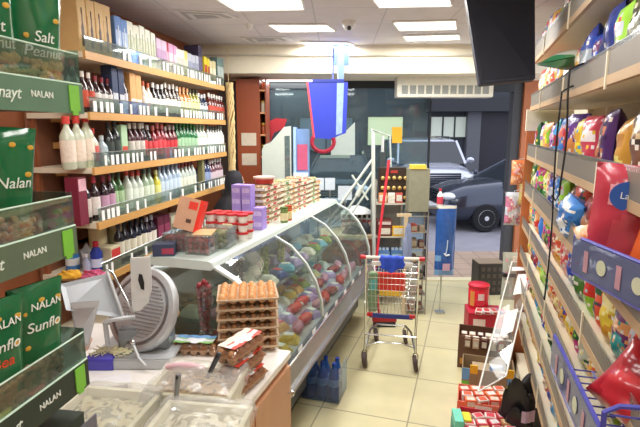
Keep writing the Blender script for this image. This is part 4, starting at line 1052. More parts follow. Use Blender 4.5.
# sloping food tray (left) : large grey sheet plus folded side plate
m = MB(); v = [loc(60, 284, .02), loc(108, 273, .10), loc(123, 318, .02), loc(66, 310, -.06)]
def sheet(v, th, mat_):
    nrm = (v[1]-v[0]).cross(v[2]-v[0]).normalized()*th; n = len(v)
    return MB().add(v+[p+nrm for p in v], [tuple(range(n)), tuple(range(n, 2*n))[::-1]]+[(i, (i+1) % n, n+(i+1) % n, n+i) for i in range(n)], mat_)
sheet(v, .006, SM).build('food_tray', t)
sheet([loc(70, 303, -.05), loc(99, 301, -.06), loc(88, 347, -.02), loc(76, 338, -.06)], .006, M('b8babd', .35, .7)).build('side_plate', t)
MB().tube([loc(107, 271, .08), loc(117, 300, .02), loc(124, 320, .0), loc(128, 313, .02)], .009, SM2, 8).build('hinge_arm', t, smooth=True)
MB().tube([loc(106, 270, .08), loc(112, 272, .08), loc(133, 313, .02)], .006, CHROME, 8).build('guide_rod', t, smooth=True)
MB().tube([loc(105, 322, -.02), loc(112, 320, -.03), loc(124, 318, -.02), loc(134, 317, .02)], .010, SM2, 8).build('handle_arm', t, smooth=True)
MB().tube([loc(105, 322, .03), loc(108, 345, .04)], .012, SM2, 8).build('support_post', t, smooth=True)
k_ = MB(); k_.ball(loc(133, 342, .0), .014, .014, .014, CHROME, 10, 8); k_.tube([loc(133, 344, -.0), loc(139, 358, -.03), loc(146, 366, -.05)], .008, SM2, 8); k_.build('locking_lever', t, smooth=True)
b0, b1 = loc(90, 360, 0), loc(168, 362, 0)
MB().prism([(b0.x, 0), (b1.x, 0), (b1.x+.03, .055), (b0.x-.01, .045)], 'y', -.02, .26, SM2).build('base', t, bevel=.006)
MB().box(b0.x+.10, b1.x-.02, .08, .2, .05, .16, M('8d9296', .4, .5)).build('motor_housing', t, bevel=.01)
m = MB()
for q in range(4): m.lathe([(.014, -.0), (.014, .004)], BLACK, 10, Matrix.Translation(((b0.x+.04, b1.x-.04)[q % 2], (.02, .2)[q//2], 0)))
t2 = root('cheese_slices', (sb.x-.05-.05, sb.y-.0, CZ+.052)); tag(t2, 'shredded white cheese lying on the slicer base', 'cheese')
m = MB(); rn = random.Random(6)
for q in range(90):
    x, y, a = rn.uniform(-.08, .10), rn.uniform(.0, .08), rn.uniform(0, 3); m.tube([(x, y, .004+rn.random()*.012), (x+.025*math.cos(a), y+.025*math.sin(a), .004+rn.random()*.014)], .0028, M('e6e2b8', .6), 4)
m.build('shreds', t2)['kind'] = 'stuff'
# carton box leaning and small things by the slicer
p = onz(79, 352, CZ); t = root('carton'); t.location = (p.x-.0, p.y+.02, CZ+.02); tag(t, 'small hexagonal pinkish cardboard piece leaning against the slicer', 'carton')
q = MB(); q.prism([(-.05, .05), (-.02, .0), (.03, .0), (.055, .05), (.03, .10), (-.02, .11)], 'y', -.02, .02, M('c9a694', .7)); q.build('cardboard', t)
t.location.z = CZ
# scales display, blue block
p = onz(112, 395, CZ+.02); t = root('label_scale', (p.x-.03, p.y+.04, CZ), R(25)); tag(t, 'white kitchen scale with long dark purple display beside the olive tubs', 'scale')
MB().prism([(-.04, 0), (.05, 0), (.05, .06), (-.02, .045)], 'x', -.10, .09, M('d9d8dc', .4)).build('body', t, bevel=.003)
MB().add([(-.085, -.0355, .014), (.075, -.0355, .014), (.075, -.023, .044), (-.085, -.023, .044)], [(0, 1, 2, 3)], M('4a2a5c', .2), Matrix.Translation((0, -.002, 0))).build('display', t)
p = onz(96, 373, CZ); t = root('blue_box', (p.x, p.y+.05, CZ)); tag(t, 'deep blue box tucked between scale and slicer', 'box'); MB().box(-.07, .07, -.03, .05, 0, .05, M('4a44b0', .4)).build('box', t, bevel=.003); MB().box(-.06, .06, -.02, .04, .05, .052, M('5c58c8', .4)).build('lid', t)
# navy box with red print on case corner
t = root('navy_box'); q = onz(174, 277, TZ); put(t, W0, 0, 0, 0); t.location = cpt(-.36, .02, TZ); t.rotation_euler = (0, 0, R(8)); tag(t, 'navy blue box with red print at the wall end of the counter ledge', 'box')
MB().box(-.075, .055, -.04, .06, 0, .075, M('39425c', .5)).build('carton', t, bevel=.002); MB().box(-.02, .05, -.0415, -.04, .015, .05, M('a83c54', .5)).build('red_print', t)

# ---------------------------------------------------------------- food tubs under film
def tub(cx, cy, wd, dp, h, rz, foodm, label, seed, mound=.03):
    t = root('food_tub', (cx, cy, CZ), rz); tag(t, label, 'tub')
    TU = M('e3dfc4', .35, var=.05); m = MB(); ti = .006
    for q in ((-wd/2, wd/2, -dp/2, -dp/2+ti), (-wd/2, wd/2, dp/2-ti, dp/2), (-wd/2, -wd/2+ti, -dp/2, dp/2), (wd/2-ti, wd/2, -dp/2, dp/2)): m.box(q[0], q[1], q[2], q[3], 0, h, TU)
    m.box(-wd/2, wd/2, -dp/2, dp/2, 0, .006, TU)
    for q in ((-wd/2-.012, wd/2+.012, -dp/2-.012, -dp/2), (-wd/2-.012, wd/2+.012, dp/2, dp/2+.012), (-wd/2-.012, -wd/2, -dp/2, dp/2), (wd/2, wd/2+.012, -dp/2, dp/2)): m.box(q[0], q[1], q[2], q[3], h-.012, h, TU)
    m.build('container', t)
    rn = random.Random(seed); ph = [rn.uniform(0, 6) for _ in range(6)]
    fo = MB().grid(lambda u, v: ((u-.5)*(wd-.014), (v-.5)*(dp-.014), h-.035+mound*math.sin(PI*u)*math.sin(PI*v)+.006*math.sin(14*u+ph[0])*math.sin(12*v+ph[1])+.003*rn.random()), 40, 34, foodm).build('food', t, smooth=True); fo['kind'] = 'stuff'
    FILM = glass('f4f4f2', .07, 'cling_film', rough=.25, dens=.25, milk='f2f0ea')
    wv = [(rn.uniform(-9, 9), rn.uniform(-9, 9), rn.uniform(0, 6), .006) for _ in range(3)]+[(rn.uniform(-24, 24), rn.uniform(-24, 24), rn.uniform(0, 6), .0022) for _ in range(4)]
    def ff(u, v):
        x, y = (u-.5)*(wd+.05), (v-.5)*(dp+.05); e = max(abs(2*u-1), abs(2*v-1))
        z = h+.004+mound*.3*math.sin(PI*u)*math.sin(PI*v)+sum(q_[3]*abs(math.sin(q_[0]*u+q_[1]*v+q_[2]+.8*math.sin(3*u+q_[2]))) for q_ in wv)
        if e > .92: z -= (e-.92)*.55
        return (x, y, z)
    MB().grid(ff, 60, 50, FILM).build('cling_film', t, smooth=True)
    return t
def spoon(p, d, label, ln=.13, col='5a5d62'):
    t = root('serving_spoon', p); tag(t, label, 'spoon'); d = d.normalized()
    m = MB(); m.tube([d*.0, d*ln*.4, d*ln], [.009, .010, .012], M(col, .3, .6), 8); m.build('handle', t, smooth=True)
    MB().tube([d*ln*.82+Vector((0, -.012, .004)), d*ln*.93+Vector((0, -.012, .004))], .004, BLACK, 6).build('hanging_hole', t)
    MB().ball(d*-.03, .03, .03, .008, CHROME, 12, 7).build('bowl', t, smooth=True)
H_ = .115
def onT(x, y): return onz(x, y, CZ+H_)
a1, a2 = onT(120, 418), onT(190, 404)
OL = speckle('c4bc90', '7c7a54', 60, .6); WH = speckle('d8d2b8', '9c9678', 50, .6); BN = speckle('b8986a', '7c6440', 70, .5)
c = onT(196, 384); tub(c.x, c.y+.03, .32, .22, H_, R(-8), BN, 'rear food tub of brownish grain salad with a ladle', 1)
c = onT(195, 427); tub(c.x+.005, c.y+.035, .30, .20, H_, R(-8), WH, 'front right food tub of whitish cream salad with a spoon', 2, .045)
c = onT(96, 412); tub(c.x+.015, c.y+.02, .30, .26, H_, R(-8), OL, 'front left food tub under milky wrinkled film', 3)
p = onz(191, 376, 1.15); t = root('pink_sausage', (p.x-.03, p.y+.09, CZ+H_+.006)); tag(t, 'long pink wrapped roll lying behind the rear food tub', 'sausage')
MB().tube([(-.10, .01, .015), (-.05, .012, .018), (0, .01, .018), (.06, 0, .015)], [.012, .017, .017, .010], M('d8b0b8', .4, var=.1), 10).build('roll', t, smooth=True)
p = onz(207, 378, CZ+H_+.01); spoon(p, Vector((.055, .03, .11)), 'dark handled ladle standing in the rear food tub', .11)
p = onz(176, 398, CZ+H_+.01); spoon(p, Vector((.012, .015, .11)), 'shorter steel spoon standing between the food tubs', .09, '8a8d90')
p = onz(218, 396, CZ+.07); 

# ---------------------------------------------------------------- green nut rack (very near, left)
GD, GS0, GS1 = -.81, .55, L.solve(76, -.81, 1.8)
gr = root('nut_rack', L.pt(GD, GS0, CZ), -L.a); tag(gr, 'dark green shop rack with three tilted clear shelves of nut bags', 'rack')
gl_ = (GS1-GS0)/L.cs; GZ = [2.215, 1.865, 1.505]; GRN = M('35563f', .4, var=.05); GR2 = M('26352c', .45, var=.05); LIME = M('7cc242', .4)
MB().box(-.32, -.30, 0, gl_, 0, 1.75, GR2).build('back_panel', gr); MB().box(-.30, -.02, 0, gl_, 0, .35, GR2).build('base', gr)
for y in (0, gl_-.015): MB().box(-.30, -.285, y, y+.015, 0, 1.75, GR2).build('upright', gr)
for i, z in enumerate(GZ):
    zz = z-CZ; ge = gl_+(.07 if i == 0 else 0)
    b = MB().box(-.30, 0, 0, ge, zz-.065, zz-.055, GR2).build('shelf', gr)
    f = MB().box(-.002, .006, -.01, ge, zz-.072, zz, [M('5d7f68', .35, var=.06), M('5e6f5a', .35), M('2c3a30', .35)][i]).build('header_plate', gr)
    MB().box(.0065, .009, ge-.055, ge-.018, zz-.066, zz-.004, LIME).box(.0065, .009, ge-.047, ge-.026, zz-.076, zz-.066, LIME).build('lime_badge', f)
    MB().box(-.003, .001, -.01, ge+.002, zz, zz+.075, glass('eef6f2', .08, 'clear_lip', dens=.05, milk='c8e0d4')).build('clear_lip', gr)
    MB().tube([(-.001, -.01, zz+.075), (-.001, ge, zz+.075)], .0022, M('d8eee0', .2), 6).tube([(.003, -.01, zz+.001), (.003, ge, zz+.001)], .003, M('cfe8d6', .2), 6).build('lip_edge', gr)
    MB().box(-.30, 0, ge, ge+.003, zz-.06, zz+.085, glass('d8ede4', .16, 'clear_side', dens=.05, milk='d0d4cc')).build('clear_side', gr)
    writing('plate_lettering', 'Tanayt', .036, M('e6efe6', .5, var=0), f, (.0068, ge-.285 if i else ge-.26, zz-.036), (PI/2, 0, PI/2), shear=.3)
    writing('brand_lettering', 'NALAN', .021, M('f2f5f0', .5, var=0), f, (.0068, ge-.145, zz-.034), (PI/2, 0, PI/2))
def mk_nut(kind, words1, words2, c1, c2):
    t = mk_bag(.135, .30, .055, '1f6a40', '1f6a40', '1f6a40', 3, 4, .16, speck=False)
    ms = t.children[0].data.materials
    m2 = MB(); rn = random.Random(kind)
    NUT = M(['caa066', 'c89c74', '8c7450', 'b0805c'][kind], .5, var=.3, scale=90)
    # clear lower window full of nuts and a few drawn nuts on the film
    for q in range(80):
        u, v = rn.uniform(.1, .9), rn.uniform(.06, .34+.04*(kind > 1)); k = max(0, 1-abs(2*u-1)**2.6)*max(0, 1-abs(2*v-1)**3.2)
        y = -.0275*k**.6-.005
        m2.ball(((u-.5)*.128, y, v*.30), .009, .006, .0075, NUT, 7, 5)
    m2.build('nuts', t, smooth=True)['kind'] = 'stuff'
    for (u, v) in ((.2, .52), (.78, .66), (.2, .8), (.5, .88), (.85, .86)): 
        k = (1-abs(2*u-1)**2.6)*(1-abs(2*v-1)**3.2); MB().ball(((u-.5)*.125, -.0275*k**.6-.003, v*.30), .008, .002, .006, M('d8a83c', .5), 10, 6).build('printed_nut', t)
    va, vb = {0: (.52, .41), 1: (.6, .5), 2: (.68, .56), 3: (.68, .56)}[kind]
    def fit(ox, oz):
        def g_(x, y):
            u = (x+ox)/.13+.5; v = (y+oz)/.30; k = max(0, 1-abs(2*u-1)**2.6)*max(0, 1-abs(2*v-1)**3.2); return .0275*k**.6*1.12+.003
        return g_
    writing('bag_lettering', words1, .034, M(c1, .4, var=0), t, (0, 0, .30*va), (PI/2, 0, 0), shear=.15, fit=fit(0, .30*va))
    if words2: writing('bag_lettering', words2, .034, M(c2, .4, var=0), t, (0, 0, .30*vb), (PI/2, 0, 0), shear=.15, fit=fit(0, .30*vb))
    if kind > 1: writing('bag_lettering', 'NALAN', .024, M(c1, .4, var=0), t, (0.01, 0, .30*.84), (PI/2, 0, 0), shear=.15, fit=fit(0.01, .30*.84))
    return t
def nb(i, s, kind, w1, w2, c1, c2, label, d=-.06, rel=74, lean=6, roll=0):
    t = inst(('nut', kind, w1), lambda: mk_nut(kind, w1, w2, c1, c2)); t.name = 'nut_bag'
    put(t, L, GD+d, s, GZ[i]-.054, rel, tilt=(R(lean), R(roll))); tag(t, label, 'nut bag', 'green nut bags on the nut rack'); return t
nb(0, GS1-0.005, 0, 'Salt', 'Peanut', 'f2f4f0', 'f2f4f0', 'upper shelf green peanut bag at the far end with white lettering')
nb(0, GS1-0.135, 0, 'Salt', 'Peanut', 'f2f4f0', 'f2f4f0', 'upper shelf green peanut bag next to the farthest one', roll=-4)
nb(0, GS1-0.265, 0, 'Salt', 'Peanut', 'f2f4f0', 'f2f4f0', 'upper shelf green peanut bag cut by the picture edge')
nb(1, GS1-0.125, 1, 'Nalan', '', 'e8f0e8', 'e8f0e8', 'middle shelf glossy green bag at the far end', roll=3, d=-.08)
nb(1, GS1-0.305, 1, 'Nalan', '', 'e8f0e8', 'e8f0e8', 'middle shelf glossy green bag in the shade nearer the camera', roll=-3, d=-.12)
nb(2, GS1-0.095, 2, 'Sunflo', '', 'f2f4f0', 'f2f4f0', 'lower shelf green sunflower seed bag at the far end')
nb(2, GS1-0.220, 3, 'Sunflo', 'Bea', 'f2f4f0', 'e04c30', 'lower shelf green seed bag with white and red lettering')
nb(2, GS1-0.345, 2, 'Sunflo', '', 'f2f4f0', 'f2f4f0', 'lower shelf green sunflower seed bag nearest the camera')
for k, (s_, c, l) in enumerate(((1.03, 'c8483c', 'small red packet in the lower clear lip of the nut rack'), (.93, 'd8c83c', 'small yellow packet in the lower clear lip of the nut rack'))):
    t = mk_bag(.05, .06, .02, c, c, c, 0, k); t.name = 'small_packet'; put(t, L, GD-.012, s_, GZ[2]-.054, 90); tag(t, l, 'packet')
t = root('round_sticker_card', L.pt(GD+.03, 1.03, CZ+.0), -L.a); tag(t, 'grey card with white round sticker below the nut rack', 'card')
MB().box(-.004, 0, -.12, .14, .0, .36, M('6c6c78', .5)).build('card', t); MB().lathe([(.001, 0), (.025, 0), (.025, .001), (.001, .001)], WHITE, 20, Matrix.Translation((.0, .03, .30)) @ Matrix.Rotation(PI/2, 4, 'Y')).build('round_sticker', t)

# ---------------------------------------------------------------- shopping trolley
tr = root('shopping_trolley', (.625, 4.02, 0), R(-9)); tag(tr, 'wire shopping trolley with red handle ends in the middle of the aisle', 'trolley')
hw = .225
def W(n, pts, r=.0045, m_=CHROME, **k): return MB().tube(pts, r, m_, 6, **k).build(n, tr, smooth=True)
W('handle', [(-hw, -.04, 1.03), (hw, -.04, 1.03)], .014, M('e6e0d4', .4))
for s_ in (-1, 1):
    MB().tube([(s_*hw, -.04, 1.03), (s_*(hw+.045), -.04, 1.03)], [.017, .02], RED, 10).build('handle_end', tr, smooth=True)
    W('side_tube', [(s_*hw, -.04, 1.03), (s_*hw, .0, .95), (s_*hw, .03, .50), (s_*(hw-.005), .03, .33), (s_*hw, 0, .16)], .010)
    W('base_tube', [(s_*hw, 0, .16), (s_*(hw-.03), .35, .20), (s_*(hw-.08), .55, .18)], .010)
W('base_crossbar', [(-hw, 0.02, .30), (hw, .02, .30)], .008); W('base_crossbar', [(-hw+.08, .55, .18), (hw-.08, .55, .18)], .008); W('base_crossbar', [(-hw, .02, .19), (-.1, .02, .23), (.1, .02, .23), (hw, .02, .19)], .006)
m = MB(); hb = hw
def lerp(a, b, t): return a+(b-a)*t
for k in range(9):          # basket: back, front, sides, floor as wires
    t_ = k/8; z = lerp(.50, .95, t_); zf = lerp(.50, .80, t_); y1 = lerp(.52, .72, t_); w0, w1 = lerp(hw-.03, hw, t_), lerp(hw-.08, hw-.05, t_); r = .004 if k == 8 else .0019
    m.tube([(-w0, .0, z), (w0, .0, z), (w1, y1, zf), (-w1, y1, zf)], r, CHROME, 5, closed=True)
for k in range(13):
    t_ = k/12; x0, x1 = lerp(-(hw-.03), hw-.03, t_), lerp(-hw, hw, t_); m.tube([(x0, 0, .5), (x1, 0, .95)], .0019, CHROME, 5)
    x0, x1 = lerp(-(hw-.08), hw-.08, t_), lerp(-(hw-.05), hw-.05, t_); m.tube([(x0, .52, .5), (x1, .72, .80)], .0019, CHROME, 5)
    m.tube([(lerp(-(hw-.03), hw-.03, t_), 0, .5), (lerp(-(hw-.08), hw-.08, t_), .52, .5)], .0019, CHROME, 5)
for s_ in (-1, 1):
    for k in range(15):
        t_ = k/14; m.tube([(s_*lerp(hw-.03, hw-.08, t_), .52*t_, .5), (s_*lerp(hw, hw-.05, t_), .72*t_, .95-.15*t_)], .0019, CHROME, 5)
m.build('basket', tr)
MB().box(-.19, .19, -.01, .02, .47, .505, M('2c3c8c', .4)).build('front_bar', tr, bevel=.003)
for s_ in (-1, 1): MB().box(s_*.185-.025, s_*.185+.025, -.02, .02, .485, .51, RED).build('corner_guard', tr, bevel=.003)
MB().box(-.15, .12, .06, .10, .70, .86, M('d8342c', .4)).build('child_seat_panel', tr, bevel=.006); MB().box(-.11, .09, .05, .11, .655, .70, M('ecc23c', .5)).build('yellow_seat_strip', tr, bevel=.004)
for s_ in (-1, 1): MB().box(s_*(hw-.1)-.05, s_*(hw-.1)+.05, -.035, -.02, .955, .99, WHITE).build('coin_tag', tr)
RUB = M('4a3a38', .6)
for (x, y) in ((-hw, 0), (hw, 0), (-hw+.08, .55), (hw-.08, .55)):
    w_ = MB().lathe([(.02, -.018), (.064, -.018), (.069, -.008), (.069, .008), (.064, .018), (.02, .018)], RUB, 20, Matrix.Translation((x, y-.01, .069)) @ Matrix.Rotation(R(80), 4, 'Y')).build('wheel', tr, smooth=True)
    MB().tube([(x-.022, y-.01, .062), (x-.022, y, .14), (x, y, .17)], .005, CHROME, 6).tube([(x+.022, y-.01, .062), (x+.022, y, .14), (x, y, .17)], .005, CHROME, 6).build('fork', w_)
# cloth over handle
t = root('blue_cloth', (.632, 4.02, 0), R(-8)); tag(t, 'bright blue cloth draped over the trolley handle', 'cloth')
def clf(u, v):
    x = -.11+u*.20; a = v*PI*1.0; L1 = .13*(1-.55*abs(u-.45)*2*.8)
    if v < .4: k = v/.4; return (x+.01*math.sin(k*5), -.04-.022-.01*math.sin(u*14)*(1-k), 1.03-L1*(1-k)+.0)
    if v > .6: k = (v-.6)/.4; return (x, -.04+.022+.008*math.sin(u*12)*k, 1.03-.10*k)
    k = (v-.4)/.2; return (x, -.04-.022*math.cos(PI*k), 1.03+.020*math.sin(PI*k)+.004*math.sin(u*20))
o = MB().grid(clf, 24, 24, M('2f52d0', .7, var=.08)).build('cloth', t, smooth=True); md = o.modifiers.new('thickness', 'SOLIDIFY'); md.thickness = .004
# things in the trolley basket
t = root('green_packet', (.632-.17, 4.10, .51)); tag(t, 'dull green packet standing in the left side of the trolley', 'packet'); MB().box(-.03, .05, -.03, .03, 0, .36, M('7d9c78', .5)).build('packet', t, bevel=.01); MB().box(-.02, .04, -.0315, -.03, .2, .3, M('5cb0b0', .5)).build('label', t)
# red broom pole
pA, pB = onY(389, 160, 5.25), onY(374, 276, 5.05)
t = root('broom', (pB.x, pB.y, 0)); tag(t, 'long red broom handle leaning upright behind the trolley', 'broom')
MB().tube([Vector((.06, -.1, .12)), Vector((0, 0, pB.z)), pA-t.location], .015, M('cc2c3c', .4), 10).build('handle', t, smooth=True)
MB().box(-.02, .24, -.13, -.07, .06, .12, M('b02430', .5)).build('head', t, bevel=.006); MB().box(-.01, .23, -.125, -.075, 0, .06, M('3c3c44', .9)).build('bristles', t)

# water pack under the counter
p = onz(327, 402, 0); WB = M('3f74c0', .15, var=.15, scale=20, trans=.25, coat=.5); bt0 = Vector((p.x-.12, p.y+.06, 0))
t = root('shrink_wrap', (bt0.x+.10, bt0.y+.06, 0), R(-17)); tag(t, 'clear blue shrink wrap around water bottles on the floor under the counter', 'wrap')
MB().grid(lambda u, v: (-.155+.31*u, -.125, .01+.29*v), 6, 6, glass('9cc0f0', .2, 'blue_wrap', dens=.18, milk='4c7cd0')).grid(lambda u, v: (.155, -.125+.25*u, .01+.29*v), 6, 6, glass('9cc0f0', .2, 'blue_wrap', dens=.18, milk='4c7cd0')).build('wrap', t)
for ix in range(3):
    for iy in range(2):
        def mk():
            q = root('water_bottle'); MB().lathe([(.035, 0), (.044, .012), (.044, .07), (.041, .09), (.044, .11), (.044, .19), (.02, .26), (.015, .29)], WB, 16).build('body', q, smooth=True); MB().lathe([(.017, .285), (.017, .305), (.008, .307)], M('2c50b8', .4), 12).build('cap', q, smooth=True); MB().lathe([(.0448, .12), (.0448, .18)], M('dce6f2', .4), 16).build('label', q, smooth=True); return q
        q = inst('water', mk); q.name = 'water_bottle'
        l = Vector((-.095+ix*.095, -.05+iy*.095, 0)); l.rotate(Matrix.Rotation(R(-17), 3, 'Z')); q.location = t.location+l
        tag(q, f'blue water bottle under the glass counter, {["front", "rear"][iy]} row, {ORD[ix]} from the counter', 'bottle', 'water bottles under the glass counter')

# ---------------------------------------------------------------- boxes on the floor (right of the aisle)
def open_box(name, c, wd, dp, h, col, label, cat='box', rz=-A.a, lab=None, inner='5c4030', bands=()):
    t = root(name, c, rz); tag(t, label, cat); MC = M(col, .6, var=.08); ti = .006; m = MB()
    for q in ((-wd/2, wd/2, -dp/2, -dp/2+ti), (-wd/2, wd/2, dp/2-ti, dp/2), (-wd/2, -wd/2+ti, -dp/2, dp/2), (wd/2-ti, wd/2, -dp/2, dp/2)): m.box(q[0], q[1], q[2], q[3], 0, h, MC)
    m.box(-wd/2, wd/2, -dp/2, dp/2, 0, .006, MC); m.build('carton', t)
    for (x0, x1, z0, z1, c_) in bands: MB().box(x0*wd-.001, x1*wd+.001, -dp/2-.002, -dp/2, z0*h, z1*h, M(c_, .5)).build('printed_patch', t)
    return t
def pk(name, c, wd, dp, h, col, c2, label, cat, rz=0, tilt=0):
    t = root(name, c); t.rotation_euler = (tilt, 0, rz); tag(t, label, cat); MB().box(-wd/2, wd/2, -dp/2, dp/2, 0, h, M(col, .4, var=.05)).build('packet', t, bevel=.003)
    MB().box(-wd*.36, wd*.36, -dp*.36, dp*.36, h, h+.0015, M(c2, .4, var=.2, scale=40)).build('label', t); MB().box(-wd*.36, wd*.36, -dp/2-.0015, -dp/2, h*.2, h*.8, M(c2, .4, var=.2, scale=40)).build('label', t); return t
def fl(x, y, z=0): return onz(x, y, z)
# black crate
p = fl(490, 315); t = root('black_crate', (p.x+.24, p.y+.68, 0), R(3)); tag(t, 'black slotted crate standing on end behind the red tin', 'crate')
m = MB(); m.box(-.17, .17, 0, .25, 0, .42, M('2b2722', .5))
m.build('body', t, bevel=.005)
for a in range(4):
    for b in range(4): MB().box(-.13+a*.075, -.09+a*.075, -.003, 0, .05+b*.09, .10+b*.09, M('4c4238', .5)).build('slot', t)
MB().box(-.17, .17, -.002, .25, .42, .428, M('8c7c68', .6)).build('top_board', t)
# lower carton under tins
p = fl(491, 371); bxo = p
t = open_box('brown_carton', (p.x-.02, p.y+.14, 0), .46, .28, .30, '6c4a38', 'dark brown open carton with yellow print full of small packs', bands=((-.45, -.2, .12, .3, 'c88c34'), (-.1, .3, .15, .3, 'b8843c'), (.3, .48, .1, .45, 'c04038')))
for k in range(12):
    a, b = k % 6, k//6; q = pk('small_pack', (p.x-.20+a*.068, p.y+.07+b*.10-a*.018, .20), .055, .08, .09, ['8c6450', 'c8a890', '5c2c28', 'd8c8b8', 'a04438', '7c5848'][a], 'e8d8c8', f'small chocolate pack in the brown carton, {["front", "back"][b]} row, {ORD[a]} from the aisle', 'pack', -A.a)
# red stand box + red tin above/behind
p2 = fl(478, 338); 
t = root('red_carton', (p2.x+.06, p2.y+.10, 0), -A.a*.5); tag(t, 'low red carton under the red tin, topped with white packs', 'box'); MB().box(-.15, .20, -.10, .18, 0, .26, M('b8243c', .5, var=.1)).build('carton', t, bevel=.003); MB().box(-.10, .02, -.102, -.10, .08, .2, M('e8d4d0', .5)).build('label', t)
for k in range(4): pk('white_pack', (p2.x+.01+k*.075, p2.y+.04, .26), .07, .12, .03, ['e8e4e0', 'd8d8dc', 'e0dcd4', '7088c0'][k], 'c04848', f'flat white pack on the low red carton, {ORD[k]} from the aisle', 'pack', R(-25+k*14))
t = root('red_tin', (p2.x+.055, p2.y+.22, .26)); tag(t, 'large bright red tin with round lid standing on the red carton', 'tin')
MB().lathe([(.10, 0), (.105, .006), (.105, .225), (.10, .23)], M('dc2038', .25, var=.03, coat=.3), 28).build('body', t, smooth=True); MB().lathe([(.108, .215), (.110, .22), (.110, .245), (.10, .252), (.02, .252)], M('c41c34', .3), 28).build('lid', t, smooth=True)
MB().grid(lambda u, v: (.1062*math.cos(-PI/2-.35+.6*u), .1062*math.sin(-PI/2-.35+.6*u), .10+.07*v), 8, 2, M('f0d8d8', .4)).build('label', t); MB().grid(lambda u, v: (.1062*math.cos(-PI/2-1.2+.5*u), .1062*math.sin(-PI/2-1.2+.5*u), .03+.16*v), 6, 2, M('d89048', .4)).build('orange_print', t)
# display box with coloured corners
p = fl(492, 397); t = open_box('corner_display_box', (p.x, p.y+.13, 0), .40, .26, .22, 'a08868', 'pale brown box with yellow, blue and green paper corners', bands=((-.5, -.36, .1, .5, '78c850'), (-.5, -.36, .55, 1, '6ca8e0'), (.36, .5, .55, 1, '70a8e0'), (.36, .5, .1, .5, '90c850')))
MB().box(-.14, -.08, -.133, -.12, .18, .25, M('f0b830', .5)).build('yellow_tab', t); MB().box(.13, .19, -.133, -.12, .18, .25, M('f0b830', .5)).build('yellow_tab', t); MB().box(-.12, .12, -.11, .11, .10, .17, M('b09a7c', .7)).build('inner_board', t)
q = pk('blue_pack', (p.x+.06, p.y+.10, .17), .10, .05, .04, '5a86c8', 'dce6f4', 'small blue and white pack in the box with coloured corners', 'pack', R(12)); q = pk('white_disc_pack', (p.x+.09, p.y+.03, .17), .05, .05, .02, 'e8e8e4', 'd0d0cc', 'small white pack in the box with coloured corners', 'pack')
# orange wafer boxes
p = fl(491, 424); rn = random.Random(8)
t = open_box('wafer_tray', (p.x, p.y+.14, 0), .40, .26, .14, 'e88068', 'salmon pink tray of wafer packs in front of the display box', bands=((-.5, -.38, 0, 1, 'f07050'), (.38, .5, 0, 1, 'f08058'), (-.2, .1, .1, .9, 'f0ece8')))
for k in range(12):
    a, b = k % 4, k//4; c_ = [('f07848', 'f8d8c8'), ('e8e4dc', 'e86040'), ('e05838', 'f0d0c0'), ('f09060', 'f8ece4')][(a+b) % 4]
    pk('wafer_pack', (p.x-.135+a*.088, p.y+.07+b*.075, .10), .078, .062, .06, c_[0], c_[1], f'orange and white wafer pack in the salmon tray, {ORD[a]} from aisle, {ORD[b]} row', 'pack', R(rn.uniform(-12, 12)))
p = onz(492, 424, .16); t = open_box('red_candy_box', (p.x-.005, p.y-.03, 0), .44, .24, .20, 'c83444', 'red candy box nearest the camera on the aisle floor', bands=((-.28, .3, .1, .95, 'e8d0cc'), (-.5, -.33, .1, 1, 'c82838'), (.33, .5, .1, 1, 'c82838')))
for k in range(15):
    a, b = k % 5, k//5
    pk('candy_pack', (p.x-.165+a*.082, p.y-.115+b*.075, .15), .07, .06, .055, ['e04858', 'f0e4e0', 'c88c60', 'e86870', 'e8d8d0'][(a*2+b) % 5], ['f8e8e8', 'e04050', 'e8c8a0', 'f8f0f0', 'd84050'][(a*2+b) % 5], f'red or white candy pack in the nearest red box, {ORD[a]} from aisle, {ORD[b]} row', 'pack', R(rn.uniform(-14, 14)))
p = onz(462, 424, .2); t = root('teal_carton', (p.x-.03, p.y-.01, 0), -A.a*.4); tag(t, 'teal and mint carton at the aisle side of the candy box', 'box'); MB().box(-.03, .03, -.06, .10, 0, .20, M('2c8c7c', .5)).build('carton', t, bevel=.002); MB().box(-.028, .028, -.055, .095, .20, .26, M('70d0b8', .5)).build('mint_top', t)
p = onz(470, 424, .2); t = root('yellow_carton', (p.x-.01, p.y+.06, 0), -A.a*.4); tag(t, 'narrow yellow and white carton between the teal and red boxes', 'box'); MB().box(-.02, .03, -.05, .05, 0, .22, M('e0d830', .5)).build('carton', t, bevel=.002); MB().box(-.015, .025, -.052, -.05, .14, .2, WHITE).build('label', t)
p = fl(522, 428); 
o = crumple('black_bag', (onz(520, 412, .25).x, onz(520, 412, .25).y, .0), .13, .13, .42, M('1c1a20', .35, var=.05), 'black plastic bag slumped against the lowest snack shelf', 'bag', 12, rough=.4)
MB().grid(lambda u, v: (-.05+.09*u, -.135-.01*math.sin(5*u), .26+.08*v), 4, 4, M('b89cb8', .4)).build('printed_patch', o); MB().grid(lambda u, v: (-.01+.09*u, -.115, .06+.05*v), 4, 4, M('b89848', .4)).build('printed_patch', o)

